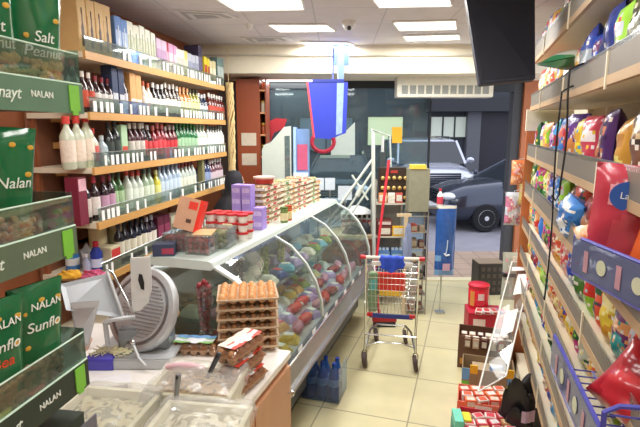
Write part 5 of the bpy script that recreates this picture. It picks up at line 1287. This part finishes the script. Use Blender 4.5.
# leaning clear display strip with two white cards and hanging packets
tpt, bpt = onY(521, 228, 4.3), onz(490, 396, .32)
def lp(x, y, k): return Vector((0, 0, 0))
t = root('leaning_display', (bpt.x, bpt.y, 0)); tag(t, 'tall clear display strip leaning towards the aisle with two white cards', 'display stand')
top = [onY(512, 262, 4.2), onY(533, 262, 4.2)]; bot = [onY(478, 392, 2.95), onY(506, 376, 3.0)]
bot[0].z = max(bot[0].z, .02); bot[1].z = max(bot[1].z, .02); top2 = [onY(512, 185, 4.35), onY(527, 185, 4.4)]
m = MB()
for a, b in zip(bot, top): m.tube([b-t.location, a-t.location], .006, M('e8e8e4', .3), 6)
m.tube([bot[0]-t.location, bot[1]-t.location], .005, M('e8e8e4', .3), 6); m.tube([top[0]-t.location, top[1]-t.location], .005, M('e8e8e4', .3), 6)
mid = [(a+b)/2-t.location for a, b in zip(bot, top)]; m.tube(mid, .004, M('e8e8e4', .3), 6); m.build('rails', t, smooth=True)
v = [bot[0]-t.location, bot[1]-t.location, top[1]-t.location, top[0]-t.location]; n_ = (v[1]-v[0]).cross(v[3]-v[0]).normalized()
MB().add(v+[p+n_*.003 for p in v], [(0, 1, 2, 3), (7, 6, 5, 4), (0, 1, 5, 4), (1, 2, 6, 5), (2, 3, 7, 6), (3, 0, 4, 7)], glass('f6f8f7', .03, 'clear_strip', dens=.04)).build('clear_sheet', t)
def onstrip(u, v_): return (v[0]*(1-u)+v[1]*u)*(1-v_)+(v[3]*(1-u)+v[2]*u)*v_
if n_.y > 0: n_ = -n_
for (u0, u1, v0, v1) in ((.45, .95, .66, .86), (.35, .85, .33, .52), (.1, .9, .90, .94)):
    w_ = [onstrip(u0, v0), onstrip(u1, v0), onstrip(u1, v1), onstrip(u0, v1)]
    w_ = [p+n_*.006 for p in w_]; MB().add(w_+[p+n_*.002 for p in w_], [(0, 1, 2, 3), (7, 6, 5, 4), (0, 1, 5, 4), (1, 2, 6, 5), (2, 3, 7, 6), (3, 0, 4, 7)], WHITE).build('white_card', t)
# hanging clear bag bundle above
for k, (x, y, wd, h, c, c2, l) in enumerate(((513, 300, .24, .46, 'b8bcae', 'd8d4c0', 'large clear bag of mixed packets with dark band at the shelving end'), (512, 225, .15, .30, 'c8d0dc', 'c87898', 'pinkish blue hanging packet above the large clear bag'), (517, 185, .12, .22, 'd87c4c', 'e8a878', 'orange packet hung on the wooden end panel'), (526, 205, .14, .2, 'c8b870', 'b85c4c', 'yellow and red packet beside the hanging clear bag'))):
    t = mk_bag(wd, h, .10, c, c2, 'e0a0a8', 2, 30+k); t.name = 'hanging_packet'; p = onY(x, y, 4.30-.03*k); t.location = p; t.rotation_euler = (0, 0, R(-6)); tag(t, l, 'packet')
    if k == 0: MB().box(-.122, .122, -.066, .03, .24, .27, M('2c2c2e', .5)).build('dark_band', t)
    MB().tube([(0, 0, h*.98), (.02, .06, h*1.02), (.14, .18, h*1.03)], .003, STEEL, 5).build('hook', t)

# ---------------------------------------------------------------- things by the shop window and door
YB = 5.55
def bpx(x, y, Y=YB): return onY(x, y, Y)
# rack with chocolates, cartons, water packs
x0, x1 = bpx(379, 0).x, bpx(413, 0).x; rk = root('display_rack', ((x0+x1)/2, YB, 0)); tag(rk, 'metal rack of chocolates and water packs behind the trolley', 'rack'); rw = (x1-x0)/2
shz = [bpx(0, y).z for y in (203, 236, 264)]
for s_ in (-1, 1):
    for yy in (0, .35): MB().box(s_*rw-.012, s_*rw+.012, yy-.012, yy+.012, 0, 1.55, M('b8b4a8', .4, .4)).build('post', rk)
for z in shz+[.25]: MB().box(-rw, rw, -.01, .36, z-.02, z, M('c8c4b4', .5)).build('shelf', rk)
MB().box(-rw, rw, .35, .36, 0, 1.5, M('8c8c88', .5)).build('back_panel', rk)
def gb(name, x, y, z, wd, dp, h, col, c2, label, cat, Y0=YB, rz=0):
    t = root(name, (x, y, z), rz); tag(t, label, cat); MB().box(-wd/2, wd/2, 0, dp, 0, h, M(col, .5, var=.08)).build('carton', t, bevel=.004)
    if c2: MB().box(-wd*.4, wd*.4, -.002, 0, h*.2, h*.8, M(c2, .5, var=.25, scale=40)).build('label', t)
    return t
X = lambda x, Y=YB: bpx(x, 0, Y).x
cc = (x0+x1)/2
# chocolate box (dark, golden balls)
zc = bpx(0, 203).z; zt_ = bpx(0, 168).z
t = root('chocolate_display', (X(399), YB+.02, shz[0])); tag(t, 'dark display case of round golden chocolates on top of the rack', 'box'); cw = X(413)-X(381)
MB().box(-cw/2, cw/2, 0, .15, 0, zt_-zc, M('33241a', .5)).build('case', t, bevel=.003)
for a in range(5):
    for b in range(3):
        o = inst('choc', lambda: MB().ball((0, 0, 0), .024, .016, .024, M('d8b068', .3, .5, var=.3, scale=60), 12, 8).build('golden_chocolate', smooth=True)); o.name = 'golden_chocolate'
        o.location = (X(399)-cw*.38+a*cw*.19, YB+.008, shz[0]+.06+b*.115); tag(o, f'round golden chocolate, {ORD[a]} along the {["bottom", "middle", "upper"][b]} row of the dark display case', 'chocolate', 'golden chocolates in the display case')
MB().box(-.04, .04, -.004, 0, zt_-zc-.06, zt_-zc-.03, M('a8342c', .5)).build('red_emblem', t)
n = 0
for z_i, items in ((0, (('e0905c', .10), ('ece4dc', .08), ('c8584c', .08))), (1, (('6c3a30', .16), ('e8b830', .14))), (2, ())):
    x = x0+.04
    for (c_, w_) in items:
        gb('biscuit_packet', x+w_/2, YB-.01, shz[z_i] if z_i else shz[0], w_, .03, .12, c_, 'e8dcc8', f'{["orange", "white", "red"][n] if n < 3 else ["dark brown", "bright yellow"][n-3]} packet on the rack behind the trolley', 'packet'); x += w_+.01; n += 1
for k in range(3): gb('chocolate_carton', X(390), YB, shz[1]+k*.062 if k else shz[1], .18, .2, .06, '6a3a34', 'd8c8c0', f'brown flat carton with pale stripe, {["lowest", "middle", "highest"][k]} of the three on the rack', 'carton').location.z = shz[1]+k*.062
for k in range(2):
    t = root('water_pack', (X(391)+k*.155-.01, YB+.01, shz[2])); tag(t, f'blue wrapped water pack on the lower rack shelf, {["nearer the window", "nearer the door"][k]}', 'pack')
    m = MB(); m.box(-.072, .072, 0, .2, 0, .16, M('5c86b8', .25, var=.1, coat=.4)); m.build('wrap', t, bevel=.015); m = MB()
    for a in range(3): m.lathe([(.018, .155), (.018, .185), (.008, .187)], M('c8dcf0', .3), 10, Matrix.Translation((-.045+a*.045, .05, 0)))
    m.build('bottle_caps', t); MB().box(-.06, .06, -.002, 0, .04, .12, M('a8c8e4', .4, var=.2, scale=40)).build('label', t)
gb('navy_crate', cc, YB, .255, .34, .3, .26, '2c3468', '3c4888', 'dark navy crate on the bottom of the rack behind the trolley', 'crate')
# grey upright display + wooden post + wire rack
t = root('cardboard_column', (X(426, 5.3), 5.3, 0)); tag(t, 'grey green cardboard display column topped with yellow tape near the doorway', 'display stand')
cw = X(437, 5.3)-X(415, 5.3); hz = bpx(0, 169, 5.3).z; zl = bpx(0, 212, 5.3).z
MB().box(-cw/2, cw/2, 0, .2, zl, hz, M('8c8c78', .7, var=.08)).build('upper_case', t, bevel=.003); MB().box(-cw*.45, cw*.3, -.01, .1, hz, hz+.045, M('e8c84c', .5)).build('yellow_tape', t)
wr_ = MB(); hw_ = cw/2
for x in (-hw_, hw_):
    for y in (0, .2): wr_.tube([(x, y, 0), (x, y, zl)], .007, M('9c9484', .4, .3), 6)
for q in range(7): z = .05+q*(zl-.1)/6; wr_.tube([(-hw_, 0, z), (hw_, 0, z), (hw_, .2, z), (-hw_, .2, z)], .005, M('9c9484', .4, .3), 5, closed=True)
wr_.build('wire_frame', t)
rn = random.Random(5)
for q in range(6):
    z = .05+q*(zl-.1)/6
    MB().box(-hw_, hw_, 0, .2, z-.004, z+.002, M('8c8474', .5)).build('wire_shelf', t)
    gb('small_goods', X(426, 5.3)-.04, 5.31, z+.002, .07, .1, .08+.03*rn.random(), rn.choice(['5c4c44', '7c6c58', 'a04438']), 'a89c84', f'small dark goods box on the {ORD[5-q]} wire shelf below the grey column', 'box'); gb('small_goods', X(426, 5.3)+.05, 5.31, z+.002, .06, .1, .06+.04*rn.random(), rn.choice(['4c4c4c', '9c8c74', '6c3c34']), '8c8474', f'tiny goods box on the {ORD[5-q]} wire shelf, doorway side', 'box')
t = root('wooden_post', (X(412, 5.25), 5.22, 0)); tag(t, 'pale wooden post with crossbar standing before the grey column', 'post'); zt_ = bpx(0, 216, 5.25).z
MB().box(-.02, .02, -.02, .02, 0, zt_, M('d0bc98', .6, var=.08)).box(-.10, .06, -.015, .015, zt_, zt_+.03, M('d0bc98', .6, var=.08)).build('post', t); 
p = bpx(406, 250, 5.2); t = crumple('grey_cloth', (p.x, 5.12, p.z-.12), .05, .04, .42, M('8c98b8', .7), 'grey blue cloth hanging on the wooden post', 'cloth', 15); 
# blue bag / banner
p0_, p1_ = bpx(435, 276, 5.2), bpx(458, 206, 5.2)
t = root('blue_sack', ((p0_.x+p1_.x)/2, 5.25, p0_.z)); tag(t, 'tall glossy blue sack with pale top edge beside the open doorway', 'sack'); bw = p1_.x-p0_.x; bh = p1_.z-p0_.z
MB().grid(lambda u, v: ((u-.5)*bw, -.05*math.sin(PI*u)**.5*(1-.5*abs(2*v-1)**3)-.008*math.sin(9*u+6*v), v*bh), 14, 24, M('2c5ca8', .25, var=.15, coat=.4), lambda u, v: M('dfe2d4', .5) if v > .95 else (M('78a8d8', .3) if v < .08 or (v > .2 and v < .3 and u < .3) else M('2c5ca8', .25, var=.15, coat=.4))).grid(lambda u, v: ((u-.5)*bw, .05*math.sin(PI*u)**.5, v*bh), 8, 8, M('2c5ca8', .25, var=.15, coat=.4)).build('sack', t, smooth=True)
MB().tube([(.0, -.055, bh*.32), (.01, -.06, bh*.42), (.012, -.06, bh*.52)], .006, M('c8dcf0', .4), 6).tube([(-.02, -.055, bh*.33), (.0, -.06, bh*.30), (.04, -.06, bh*.31)], .009, M('e0e8f0', .4), 6).build('white_print', t); MB().box(-.03, .05, -.058, -.052, bh*.08, bh*.18, M('c8a8c0', .4)).build('pink_print', t)
st_ = root('sack_hanger', ((p0_.x+p1_.x)/2, 5.35, 0)); tag(st_, 'thin steel stand carrying the tall blue sack', 'stand'); MB().tube([(0, 0, 0), (0, 0, p1_.z)], .01, STEEL).tube([(-.12, -.06, p1_.z-.01), (.12, -.06, p1_.z-.01)], .008, STEEL).tube([(0, 0, p1_.z-.01), (0, -.06, p1_.z-.01)], .008, STEEL).box(-.05, .05, -.05, .05, 0, .02, STEEL).build('frame', st_)
t = mk_bottle('spray_bottle', .035, .2, 'e8e4e0', 'd0344a', 'd04458'); p = bpx(440, 212, 5.28); t.location = (p.x, 5.30, shz[0]); tag(t, 'white and red spray bottle beside the grey column', 'bottle')
MB().box(-.13, .05, -.06, .06, -.02, 0, STEEL).build('holder', t)
# table by the window with boxes, egg stand and bag
x0_, x1_ = bpx(338, 0, 5.75).x, bpx(379, 0, 5.75).x; zt = bpx(0, 236, 5.75).z
tb = root('window_table', ((x0_+x1_)/2, 5.75, 0)); tag(tb, 'pale topped brown table by the window behind the glass counter', 'table'); tw = (x1_-x0_)/2
MB().box(-tw-.2, tw, 0, .5, zt-.04, zt, M('d8c09c', .5)).build('tabletop', tb)
for sx in (-tw-.16, tw-.03):
    for sy in (.03, .45): MB().box(sx-.02, sx+.02, sy-.02, sy+.02, 0, zt-.04, BROWN).build('leg', tb)
MB().box(-tw-.18, tw-.02, .02, .04, .15, zt-.06, M('8a4c34', .6)).build('front_panel', tb)
t = crumple('dark_bag', (X(361, 5.85), 5.92, zt), .17, .10, .13, M('2c3038', .6), 'dark cloth bag on the window table', 'bag', 17)
t = root('candy_stand', (X(360, 5.98), 6.08, zt)); tag(t, 'white domed stand with dotted rim and red row on the window table', 'stand'); WM = M('e6e8e4', .4)
MB().lathe([(.20, .235), (.19, .26), (.12, .30), (.02, .33)], WM, 28, Matrix.Scale(.8, 4, (0, 1, 0))).build('dome', t, smooth=True)
MB().box(-.2, .2, -.09, .09, 0, .06, M('c8c0b0', .5)).box(-.2, .2, -.09, .09, .17, .235, M('e0ddd4', .5)).box(-.18, .18, .05, .07, .06, .17, WM).build('shelves', t)
for q in range(6): MB().box(-.185+q*.065, -.145+q*.065, -.094, -.09, .182, .222, BLACK).build('dark_dot', t); gb('red_goods', X(360, 5.98)-.165+q*.065, 6.0, zt+.06, .05, .06, .08, 'b83c34', 'd8c0b0', f'small red box in the domed stand, {ORD[q]} from the counter', 'box')
# white metal ladder frame
t = root('metal_frame', (X(375, 5.5), 5.5, 0)); tag(t, 'white metal frame with crossing diagonal braces before the window', 'frame'); WMm = M('d4dcd4', .35, .2); o_ = t.location
def q_(x, y, Y=5.5): return onY(x, y, Y)-o_
m = MB(); m.tube([q_(373, 133), q_(374, 268)], .022, WMm, 8); m.tube([q_(372, 160), q_(340, 205)], .016, WMm, 8).tube([q_(372, 172), q_(345, 214)], .014, WMm, 8).tube([q_(352, 175), q_(368, 200)], .012, WMm, 8).tube([q_(372, 184), q_(352, 213)], .012, WMm, 8).tube([q_(362, 186), q_(357, 196)], .03, WMm, 8); m.tube([q_(374, 268), Vector((0, 0, 0))], .022, WMm, 8); m.tube([q_(373, 133), q_(373, 133)+Vector((0, .2, .04)), q_(390, 136, 5.9), q_(391, 170, 5.9)], .010, WMm, 8); m.build('tubes', t, smooth=True)
t = root('dark_pillar', (X(386, 6.1), 6.1, 0)); tag(t, 'narrow dark vertical post beside the white metal frame', 'post'); z1_ = onY(0, 152, 6.1).z; MB().box(-.03, .04, 0, .05, 0, z1_, M('3c4446', .5)).build('post', t); MB().tube([(0, .02, z1_), (0, .02, z1_+.2)], .02, M('c8ccc8', .4)).build('cap', t)
# grey cooler with curved top
t = root('drinks_cooler', (onY(274, 0, 5.58).x, 5.58, 0)); tag(t, 'pale grey upright cooler with stepped side panel by the window', 'cooler'); o_ = t.location
pts = [(262, 262), (262, 150), (264, 145), (271, 142), (278, 134), (284, 127), (291, 126), (292, 262)]
pl = [(onY(x, y, 5.58).x-o_.x, max(0, onY(x, y, 5.58).z) if y < 260 else 0) for (x, y) in pts]
MB().prism(pl, 'y', 0, .04, M('c3ccc4', .4, var=.03)).build('side_panel', t)
xr = onY(292, 0, 5.58).x-o_.x; xr2 = onY(309, 0, 5.9).x-o_.x; zt_ = onY(0, 127, 5.58).z
MB().box(xr, xr+.03, -.005, .4, 0, zt_, M('a8c8f0', .3)).box(xr+.03, xr2, .1, .4, 0, zt_-.02, M('7c9cc8', .3)).build('blue_body', t)
MB().box(xr-.10, xr-.04, -.006, 0, .8, zt_-.1, glass('b0c8c8', .2, 'cooler_glass', dens=.25, milk='b4ccd0')).build('glass_strip', t)
MB().box(xr+.04, xr2-.02, .092, .1, zt_-.5, zt_-.2, M('c85878', .5)).build('pink_sticker', t)
za, zb = onY(0, 173, 5.54).z, onY(0, 206, 5.54).z
t = root('square_notice', (onY(300, 0, 5.54).x, 5.54, zb)); tag(t, 'white square notice fixed on the front of the cooler above the pastry packs', 'notice')
MB().box(-.09, .08, 0, .035, 0, za-zb, M('dfe6ee', .5)).build('board', t)
for k, (x, y, w_, h_) in enumerate(((318, 190, 12, 12), (330, 190, 10, 12), (345, 200, 14, 14))):
    a, b = onY(x-w_/2, y, 6.05), onY(x+w_/2, y-h_, 6.05); t = root('paper_sheet', ((a.x+b.x)/2, 6.05, 0), 0); tag(t, f'white paper sign standing low before the window, {ORD[k]} from the cooler', 'sign', 'paper signs before the window')
    MB().box(-(b.x-a.x)/2, (b.x-a.x)/2, 0, .01, a.z, b.z, M('dfe8ee', .6)).box(-.01, .01, .01, .02, 0, b.z, STEEL).build('sheet', t)
# stickers and poster on the shop window
YW = FL_END-.02
def wp(name, pts, col, label, cat, th=.008, Y=YW, hole=None):
    ps = [onY(x, y, Y) for (x, y) in pts]; cx = sum(p.x for p in ps)/len(ps); cz = min(p.z for p in ps); t = root(name, (cx, Y, cz)); tag(t, label, cat)
    MB().prism([(p.x-cx, p.z-cz) for p in ps], 'y', 0, th, M(col, .5, var=.04)).build('print', t); return t
wp('poster', ((331, 140), (345, 132), (355, 122), (355, 155), (331, 155)), 'cfe0d8', 'white poster cut at an angle stuck on the shop window', 'poster')
t = wp('red_decal', ((267, 143), (267, 122), (276, 118), (287, 119), (284, 128), (274, 133), (270, 143)), 'c8303c', 'red shop window decal above the pale grey cooler', 'decal'); 
p = onY(323, 142, YW); t = root('ring_decal', (p.x, YW, p.z)); tag(t, 'red ring shaped decal on the window under the blue banner', 'decal'); MB().tube([(.15*math.cos(a*.3), 0, .13*math.sin(a*.3)) for a in range(21)], .03, M('c42c48', .5), 6, closed=True).build('ring', t)
wp('yellow_sign', ((392, 127), (402, 127), (402, 143), (392, 143)), 'f0b428', 'yellow rectangular notice hanging near the door edge', 'sign')
wp('shelf_sticker', ((320, 155), (350, 155), (350, 158), (320, 158)), '8ca49c', 'thin pale strip stuck low on the shop window', 'strip')

# blue hanging banner and its bracket
pts = [(307, 82), (348, 82), (346, 133), (330, 139), (314, 138)]
ps = [onY(x, y, 5.45) for (x, y) in pts]; cx = sum(p.x for p in ps)/5
t = root('blue_banner', (cx, 5.45, ps[0].z)); tag(t, 'deep blue hanging sign box with red left edge below the beam', 'sign'); zz = ps[0].z
MB().prism([(p.x-cx, p.z-zz) for p in ps], 'y', 0, .06, M('2c3cae', .4, var=.04)).build('sign_body', t)
e = [onY(*q, 5.45) for q in ((306.3, 82), (308.3, 82), (315, 138), (313, 137))]; MB().prism([(p.x-cx, p.z-zz) for p in e], 'y', -.004, .0, M('d84850', .4)).build('red_edge', t)
e = [onY(*q, 5.45) for q in ((337, 83), (344, 83), (342, 133), (336, 135))]; MB().prism([(p.x-cx, p.z-zz) for p in e], 'y', -.006, .0, M('8ca4d0', .4, var=.15)).build('pale_strip', t)
m = MB(); m.box(onY(312, 0, 5.45).x-cx, onY(345, 0, 5.45).x-cx, -.01, .07, 0, .03, M('24348c', .5)); m.tube([(.04, .03, .02), (.05, .03, onY(0, 47, 5.45).z-zz)], .012, M('6878c0', .5)); m.tube([(.10, .03, .02), (.08, .03, .3)], .008, M('a8b4d8', .5)); m.build('hanger', t)
p0_, p1_ = onY(333, 80, 5.66), onY(349, 47, 5.66); t = root('blue_bracket', ((p0_.x+p1_.x)/2, 5.68, p1_.z)); tag(t, 'pale blue sign bracket hanging from the ceiling over the banner', 'bracket'); bw = p1_.x-p0_.x
BB = M('5878c8', .4); MB().box(-bw/2, -bw*.12, 0, .02, onY(0, 65, 5.66).z-p1_.z, CEIL-p1_.z, BB).box(bw*.12, bw/2, 0, .02, onY(0, 65, 5.66).z-p1_.z, CEIL-p1_.z, BB).box(-.035, .035, -.01, .03, p0_.z-p1_.z, CEIL-p1_.z, M('7c98d8', .4)).build('bracket', t)

# air curtain over the door
a_, b_ = onY(397, 97, 6.1), onY(494, 82, 6.1); t = root('air_curtain', ((a_.x+b_.x)/2, 6.1, a_.z)); tag(t, 'white air curtain with eleven grey slots above the open doorway', 'air curtain'); aw = (b_.x-a_.x)/2; ah = b_.z-a_.z
MB().box(-aw, aw, 0, .22, 0, 2.76-a_.z, M('dcdccf', .4)).build('casing', t, bevel=.006)
for k in range(11): MB().box(-aw+.045+k*(2*aw-.09)/11+.012, -aw+.045+(k+1)*(2*aw-.09)/11-.012, -.004, 0, ah*.2, ah*.78, M('8f9490', .5)).build('slot', t)

# ---------------------------------------------------------------- ceiling things
def panel(pts, z, label, first=True, watts=PANEL_W, wd=None):
    ps = [onz(x, y, z) for (x, y) in pts]; c = sum(ps, Vector())/4; t = root('ceiling_light', (c.x, c.y, z)); tag(t, label, 'ceiling light', 'square ceiling light panels')
    v = [p-c for p in ps]; v = [Vector((p.x, p.y, 0)) for p in v]
    MB().add([p+Vector((0, 0, -.012)) for p in v]+[p+Vector((0, 0, -.002)) for p in v], [(0, 1, 2, 3), (7, 6, 5, 4), (0, 1, 5, 4), (1, 2, 6, 5), (2, 3, 7, 6), (3, 0, 4, 7)], emis('fffdf8', PANEL_E)).build('diffuser', t)
    m = MB()
    for i in range(4): m.tube([v[i]*1.03+Vector((0, 0, -.008)), v[(i+1) % 4]*1.03+Vector((0, 0, -.008))], .010, WHITE, 4)
    m.build('frame', t)
    ld = bpy.data.lights.new('panel_lamp', 'AREA'); ld.shape = 'RECTANGLE'; ld.size = .6; ld.size_y = .4; ld.energy = watts; ld.color = (1, .975, .94)
    lo = bpy.data.objects.new('panel_lamp', ld); COL.objects.link(lo); lo.parent = t; lo.location = (0, 0, -.03); return t
LP = [(((218, -2), (300, -2), (303, 8), (236, 9)), CEIL, 'ceiling light cut by the top picture edge, beside the grey vent'),
      (((269, 23.5), (325.6, 23.5), (335, 30), (280, 30.6)), CEIL, 'middle ceiling light of the row over the glass counter'),
      (((302, 40.8), (347.5, 41.6), (357, 45.8), (310, 46.2)), CEIL, 'farthest ceiling light over the glass counter, before the beam'),
      (((374, -2), (449, -2), (451, 4.5), (380, 5.8)), CEIL, 'ceiling light cut by the top picture edge, next to the television'),
      (((394, 21), (455, 19.5), (456, 28), (400, 29.3)), CEIL, 'middle ceiling light of the row over the aisle'),
      (((404, 35), (458, 33.5), (459.5, 38.3), (407, 39.8)), CEIL, 'farthest ceiling light over the aisle, before the beam'),
      (((262, 78.5), (312, 78.5), (320, 81.8), (266, 82)), 2.76, 'light panel under the window soffit beside the cabinet')]
for p_, z_, l_ in LP: panel(p_, z_, l_, watts=PANEL_W if z_ > 2.8 else PANEL_W*.4)
for k, (x, y) in enumerate(((-1.0, 1.9), (.5, 1.9), (-1.0, .3), (.6, .3))):
    t = root('ceiling_light', (x, y, CEIL)); tag(t, f'ceiling light overhead behind the picture edge, {ORD[k]} of the rear group', 'ceiling light', 'square ceiling light panels')
    MB().box(-.3, .3, -.3, .3, -.012, -.002, emis('fffdf8', PANEL_E)).build('diffuser', t)
    ld = bpy.data.lights.new('panel_lamp', 'AREA'); ld.shape = 'SQUARE'; ld.size = .58; ld.energy = PANEL_W*.7; ld.color = (1, .975, .94); lo = bpy.data.objects.new('panel_lamp', ld); COL.objects.link(lo); lo.parent = t; lo.location = (0, 0, -.03)
for k, pts in enumerate((((172, 9), (226, 12), (239, 17), (185, 19)), ((240, 37), (285, 36), (292, 39.5), (249, 41.5)))):
    ps = [onz(x, y, CEIL) for (x, y) in pts]; c = sum(ps, Vector())/4; t = root('ceiling_vent', (c.x, c.y, CEIL)); tag(t, ['pale square ceiling vent above the gift boxes', 'small pale ceiling vent near the dome camera'][k], 'vent')
    v = [Vector((p.x-c.x, p.y-c.y, 0)) for p in ps]
    for j, s_ in enumerate((1, .8, .6, .4)):
        MB().add([p*s_+Vector((0, 0, -.012-.003*j)) for p in v]+[p*s_+Vector((0, 0, -.001)) for p in v], [(0, 1, 2, 3), (7, 6, 5, 4), (0, 1, 5, 4), (1, 2, 6, 5), (2, 3, 7, 6), (3, 0, 4, 7)], M(['dcdce0', 'a8a8ae', 'd4d4d8', '9c9ca4'][j], .5)).build('vent_ring', t)
for k, (x, y, Y, l) in enumerate(((267, 48, 5.3, 'white dome camera with dark lens near the beam'), (349, 21, 4.3, 'small dome camera between the two rows of ceiling lights'), (249, 24, 4.4, 'tiny white sensor near the ceiling vent'))):
    p = onz(x, y, CEIL); t = root('dome_camera', (p.x, p.y, CEIL)); tag(t, l, 'camera' if k < 2 else 'sensor'); s_ = 1 if k < 2 else .6
    MB().lathe([(.062*s_, 0), (.062*s_, -.03*s_), (.055*s_, -.045*s_)], M('e6e6e6', .4), 24).build('base', t, smooth=True); MB().ball((0, 0, -.045*s_), .052*s_, .052*s_, .045*s_, M('d8d8dc', .3) if k != 1 else M('c8c8cc', .3), 16, 10).build('dome', t, smooth=True)
    if k < 2: MB().ball((0, -.03, -.065), .022, .03, .02, BLACK, 12, 8).build('lens', t, smooth=True)
# ---------------------------------------------------------------- person behind the counter
def skin(name, verts, edges, radii, mat_, parent, sub=2, rt=0):
    me = bpy.data.meshes.new(name); me.from_pydata(verts, edges, []); o = bpy.data.objects.new(name, me); COL.objects.link(o)
    md = o.modifiers.new('skin', 'SKIN'); 
    sv = me.skin_vertices[0].data if me.skin_vertices else None
    if sv is None:
        bm = bmesh.new(); bm.from_mesh(me); bm.verts.layers.skin.verify(); bm.to_mesh(me); bm.free(); sv = me.skin_vertices[0].data
    for i, r in enumerate(radii): sv[i].radius = r if isinstance(r, tuple) else (r, r); sv[i].use_root = (i == rt)
    md.use_smooth_shade = True; s2 = o.modifiers.new('sub', 'SUBSURF'); s2.levels = sub; s2.render_levels = sub
    bpy.context.view_layer.update(); dg = bpy.context.evaluated_depsgraph_get(); me2 = bpy.data.meshes.new_from_object(o.evaluated_get(dg)); bpy.data.objects.remove(o)
    me2.materials.clear(); me2.materials.append(mat_); o2 = bpy.data.objects.new(name, me2); COL.objects.link(o2); o2.parent = parent; me2.polygons.foreach_set('use_smooth', [True]*len(me2.polygons)); return o2
pr = root('person', (-.90, 5.0, 0), R(125)); tag(pr, 'person in black headscarf and black coat turned away behind the glass counter', 'person')
SK = M('c89878', .5, var=.03); BK = M('1e1e26', .8, var=.05)
V = [(0, 0, .95), (0, 0, 1.12), (0, -.01, 1.30), (0, 0, 1.42), (0, -.005, 1.49)]; E = [(0, 1), (1, 2), (2, 3), (3, 4)]; RR = [(.15, .11), (.13, .10), (.16, .11), (.08, .07), (.05, .05)]
def ch(frm, pts, rs):
    p = frm
    for q, r in zip(pts, rs): V.append(q); RR.append(r); E.append((p, len(V)-1)); p = len(V)-1
    return p
HD = []
for s_ in (-1, 1):
    ch(0, [(s_*.09, 0, .88), (s_*.10, -.01, .50), (s_*.10, .0, .09), (s_*.10, -.10, .04)], [.085, .058, .04, .03])
    wv = ch(2, [(s_*.17, 0, 1.38), (s_*.22, .0, 1.12), (s_*.20, -.16, 1.02), (s_*.19, -.20, 1.01)], [.055, .042, .03, (.034, .02)])
    for f in range(4): x = s_*(.165+f*.017); ch(wv, [(x, -.245, 1.0), (x, -.275-.008*(f in (1, 2)), .985), (x, -.29-.008*(f in (1, 2)), .965)], [.0095, .0085, .007])
    ch(wv, [(s_*.16, -.215, .995), (s_*.145, -.235, .985)], [.011, .009])
skin('body', V, E, RR, SK, pr, 1)
h = MB(); h.ball((0, -.01, 1.575), .075, .095, .115, SK, 20, 14); h.ball((0, -.105, 1.565), .012, .018, .02, SK, 8, 6)
for s_ in (-1, 1): h.ball((s_*.076, 0, 1.57), .01, .02, .03, SK, 8, 6)
hd = h.build('head', pr, smooth=True)
for s_ in (-1, 1): MB().ball((s_*.03, -.095, 1.585), .011, .008, .007, BLACK, 8, 6).build('eye', hd, smooth=True)
MB().ball((0, -.098, 1.52), .022, .008, .006, M('a05850', .5), 8, 6).build('mouth', hd, smooth=True)
# headscarf: open at the face, falling on the shoulders
def scarf(u, v):
    a = -PI/2+.62+(2*PI-1.24)*u
    prof = [(0, 1.70), (.06, 1.69), (.088, 1.64), (.10, 1.57), (.098, 1.50), (.115, 1.44), (.17, 1.38), (.22, 1.30), (.23, 1.22)]
    f = v*(len(prof)-1); i = min(int(f), len(prof)-2); k = f-i; r = prof[i][0]*(1-k)+prof[i+1][0]*k; z = prof[i][1]*(1-k)+prof[i+1][1]*k
    return (r*math.cos(a)*1.0, r*math.sin(a)*.98+.0, z+.006*math.sin(a*7)*v)
o = MB().grid(scarf, 40, 24, BK).build('headscarf', pr, smooth=True); md = o.modifiers.new('thickness', 'SOLIDIFY'); md.thickness = .006
V = [(0, 0, 1.0), (0, 0, 1.15), (0, 0, 1.32), (0, 0, 1.42)]; E = [(0, 1), (1, 2), (2, 3)]; RR = [(.19, .15), (.165, .13), (.19, .135), (.11, .09)]
ch(0, [(0, 0, .70), (0, 0, .35)], [(.21, .17), (.23, .19)])
for s_ in (-1, 1): ch(2, [(s_*.18, 0, 1.385), (s_*.23, 0, 1.12), (s_*.205, -.15, 1.025)], [.072, .058, .046])
skin('coat', V, E, RR, BK, pr, 1)
for s_ in (-1, 1): MB().ball((s_*.10, -.05, .04), .05, .13, .045, BLACK, 12, 8).build('shoe', pr, smooth=True)
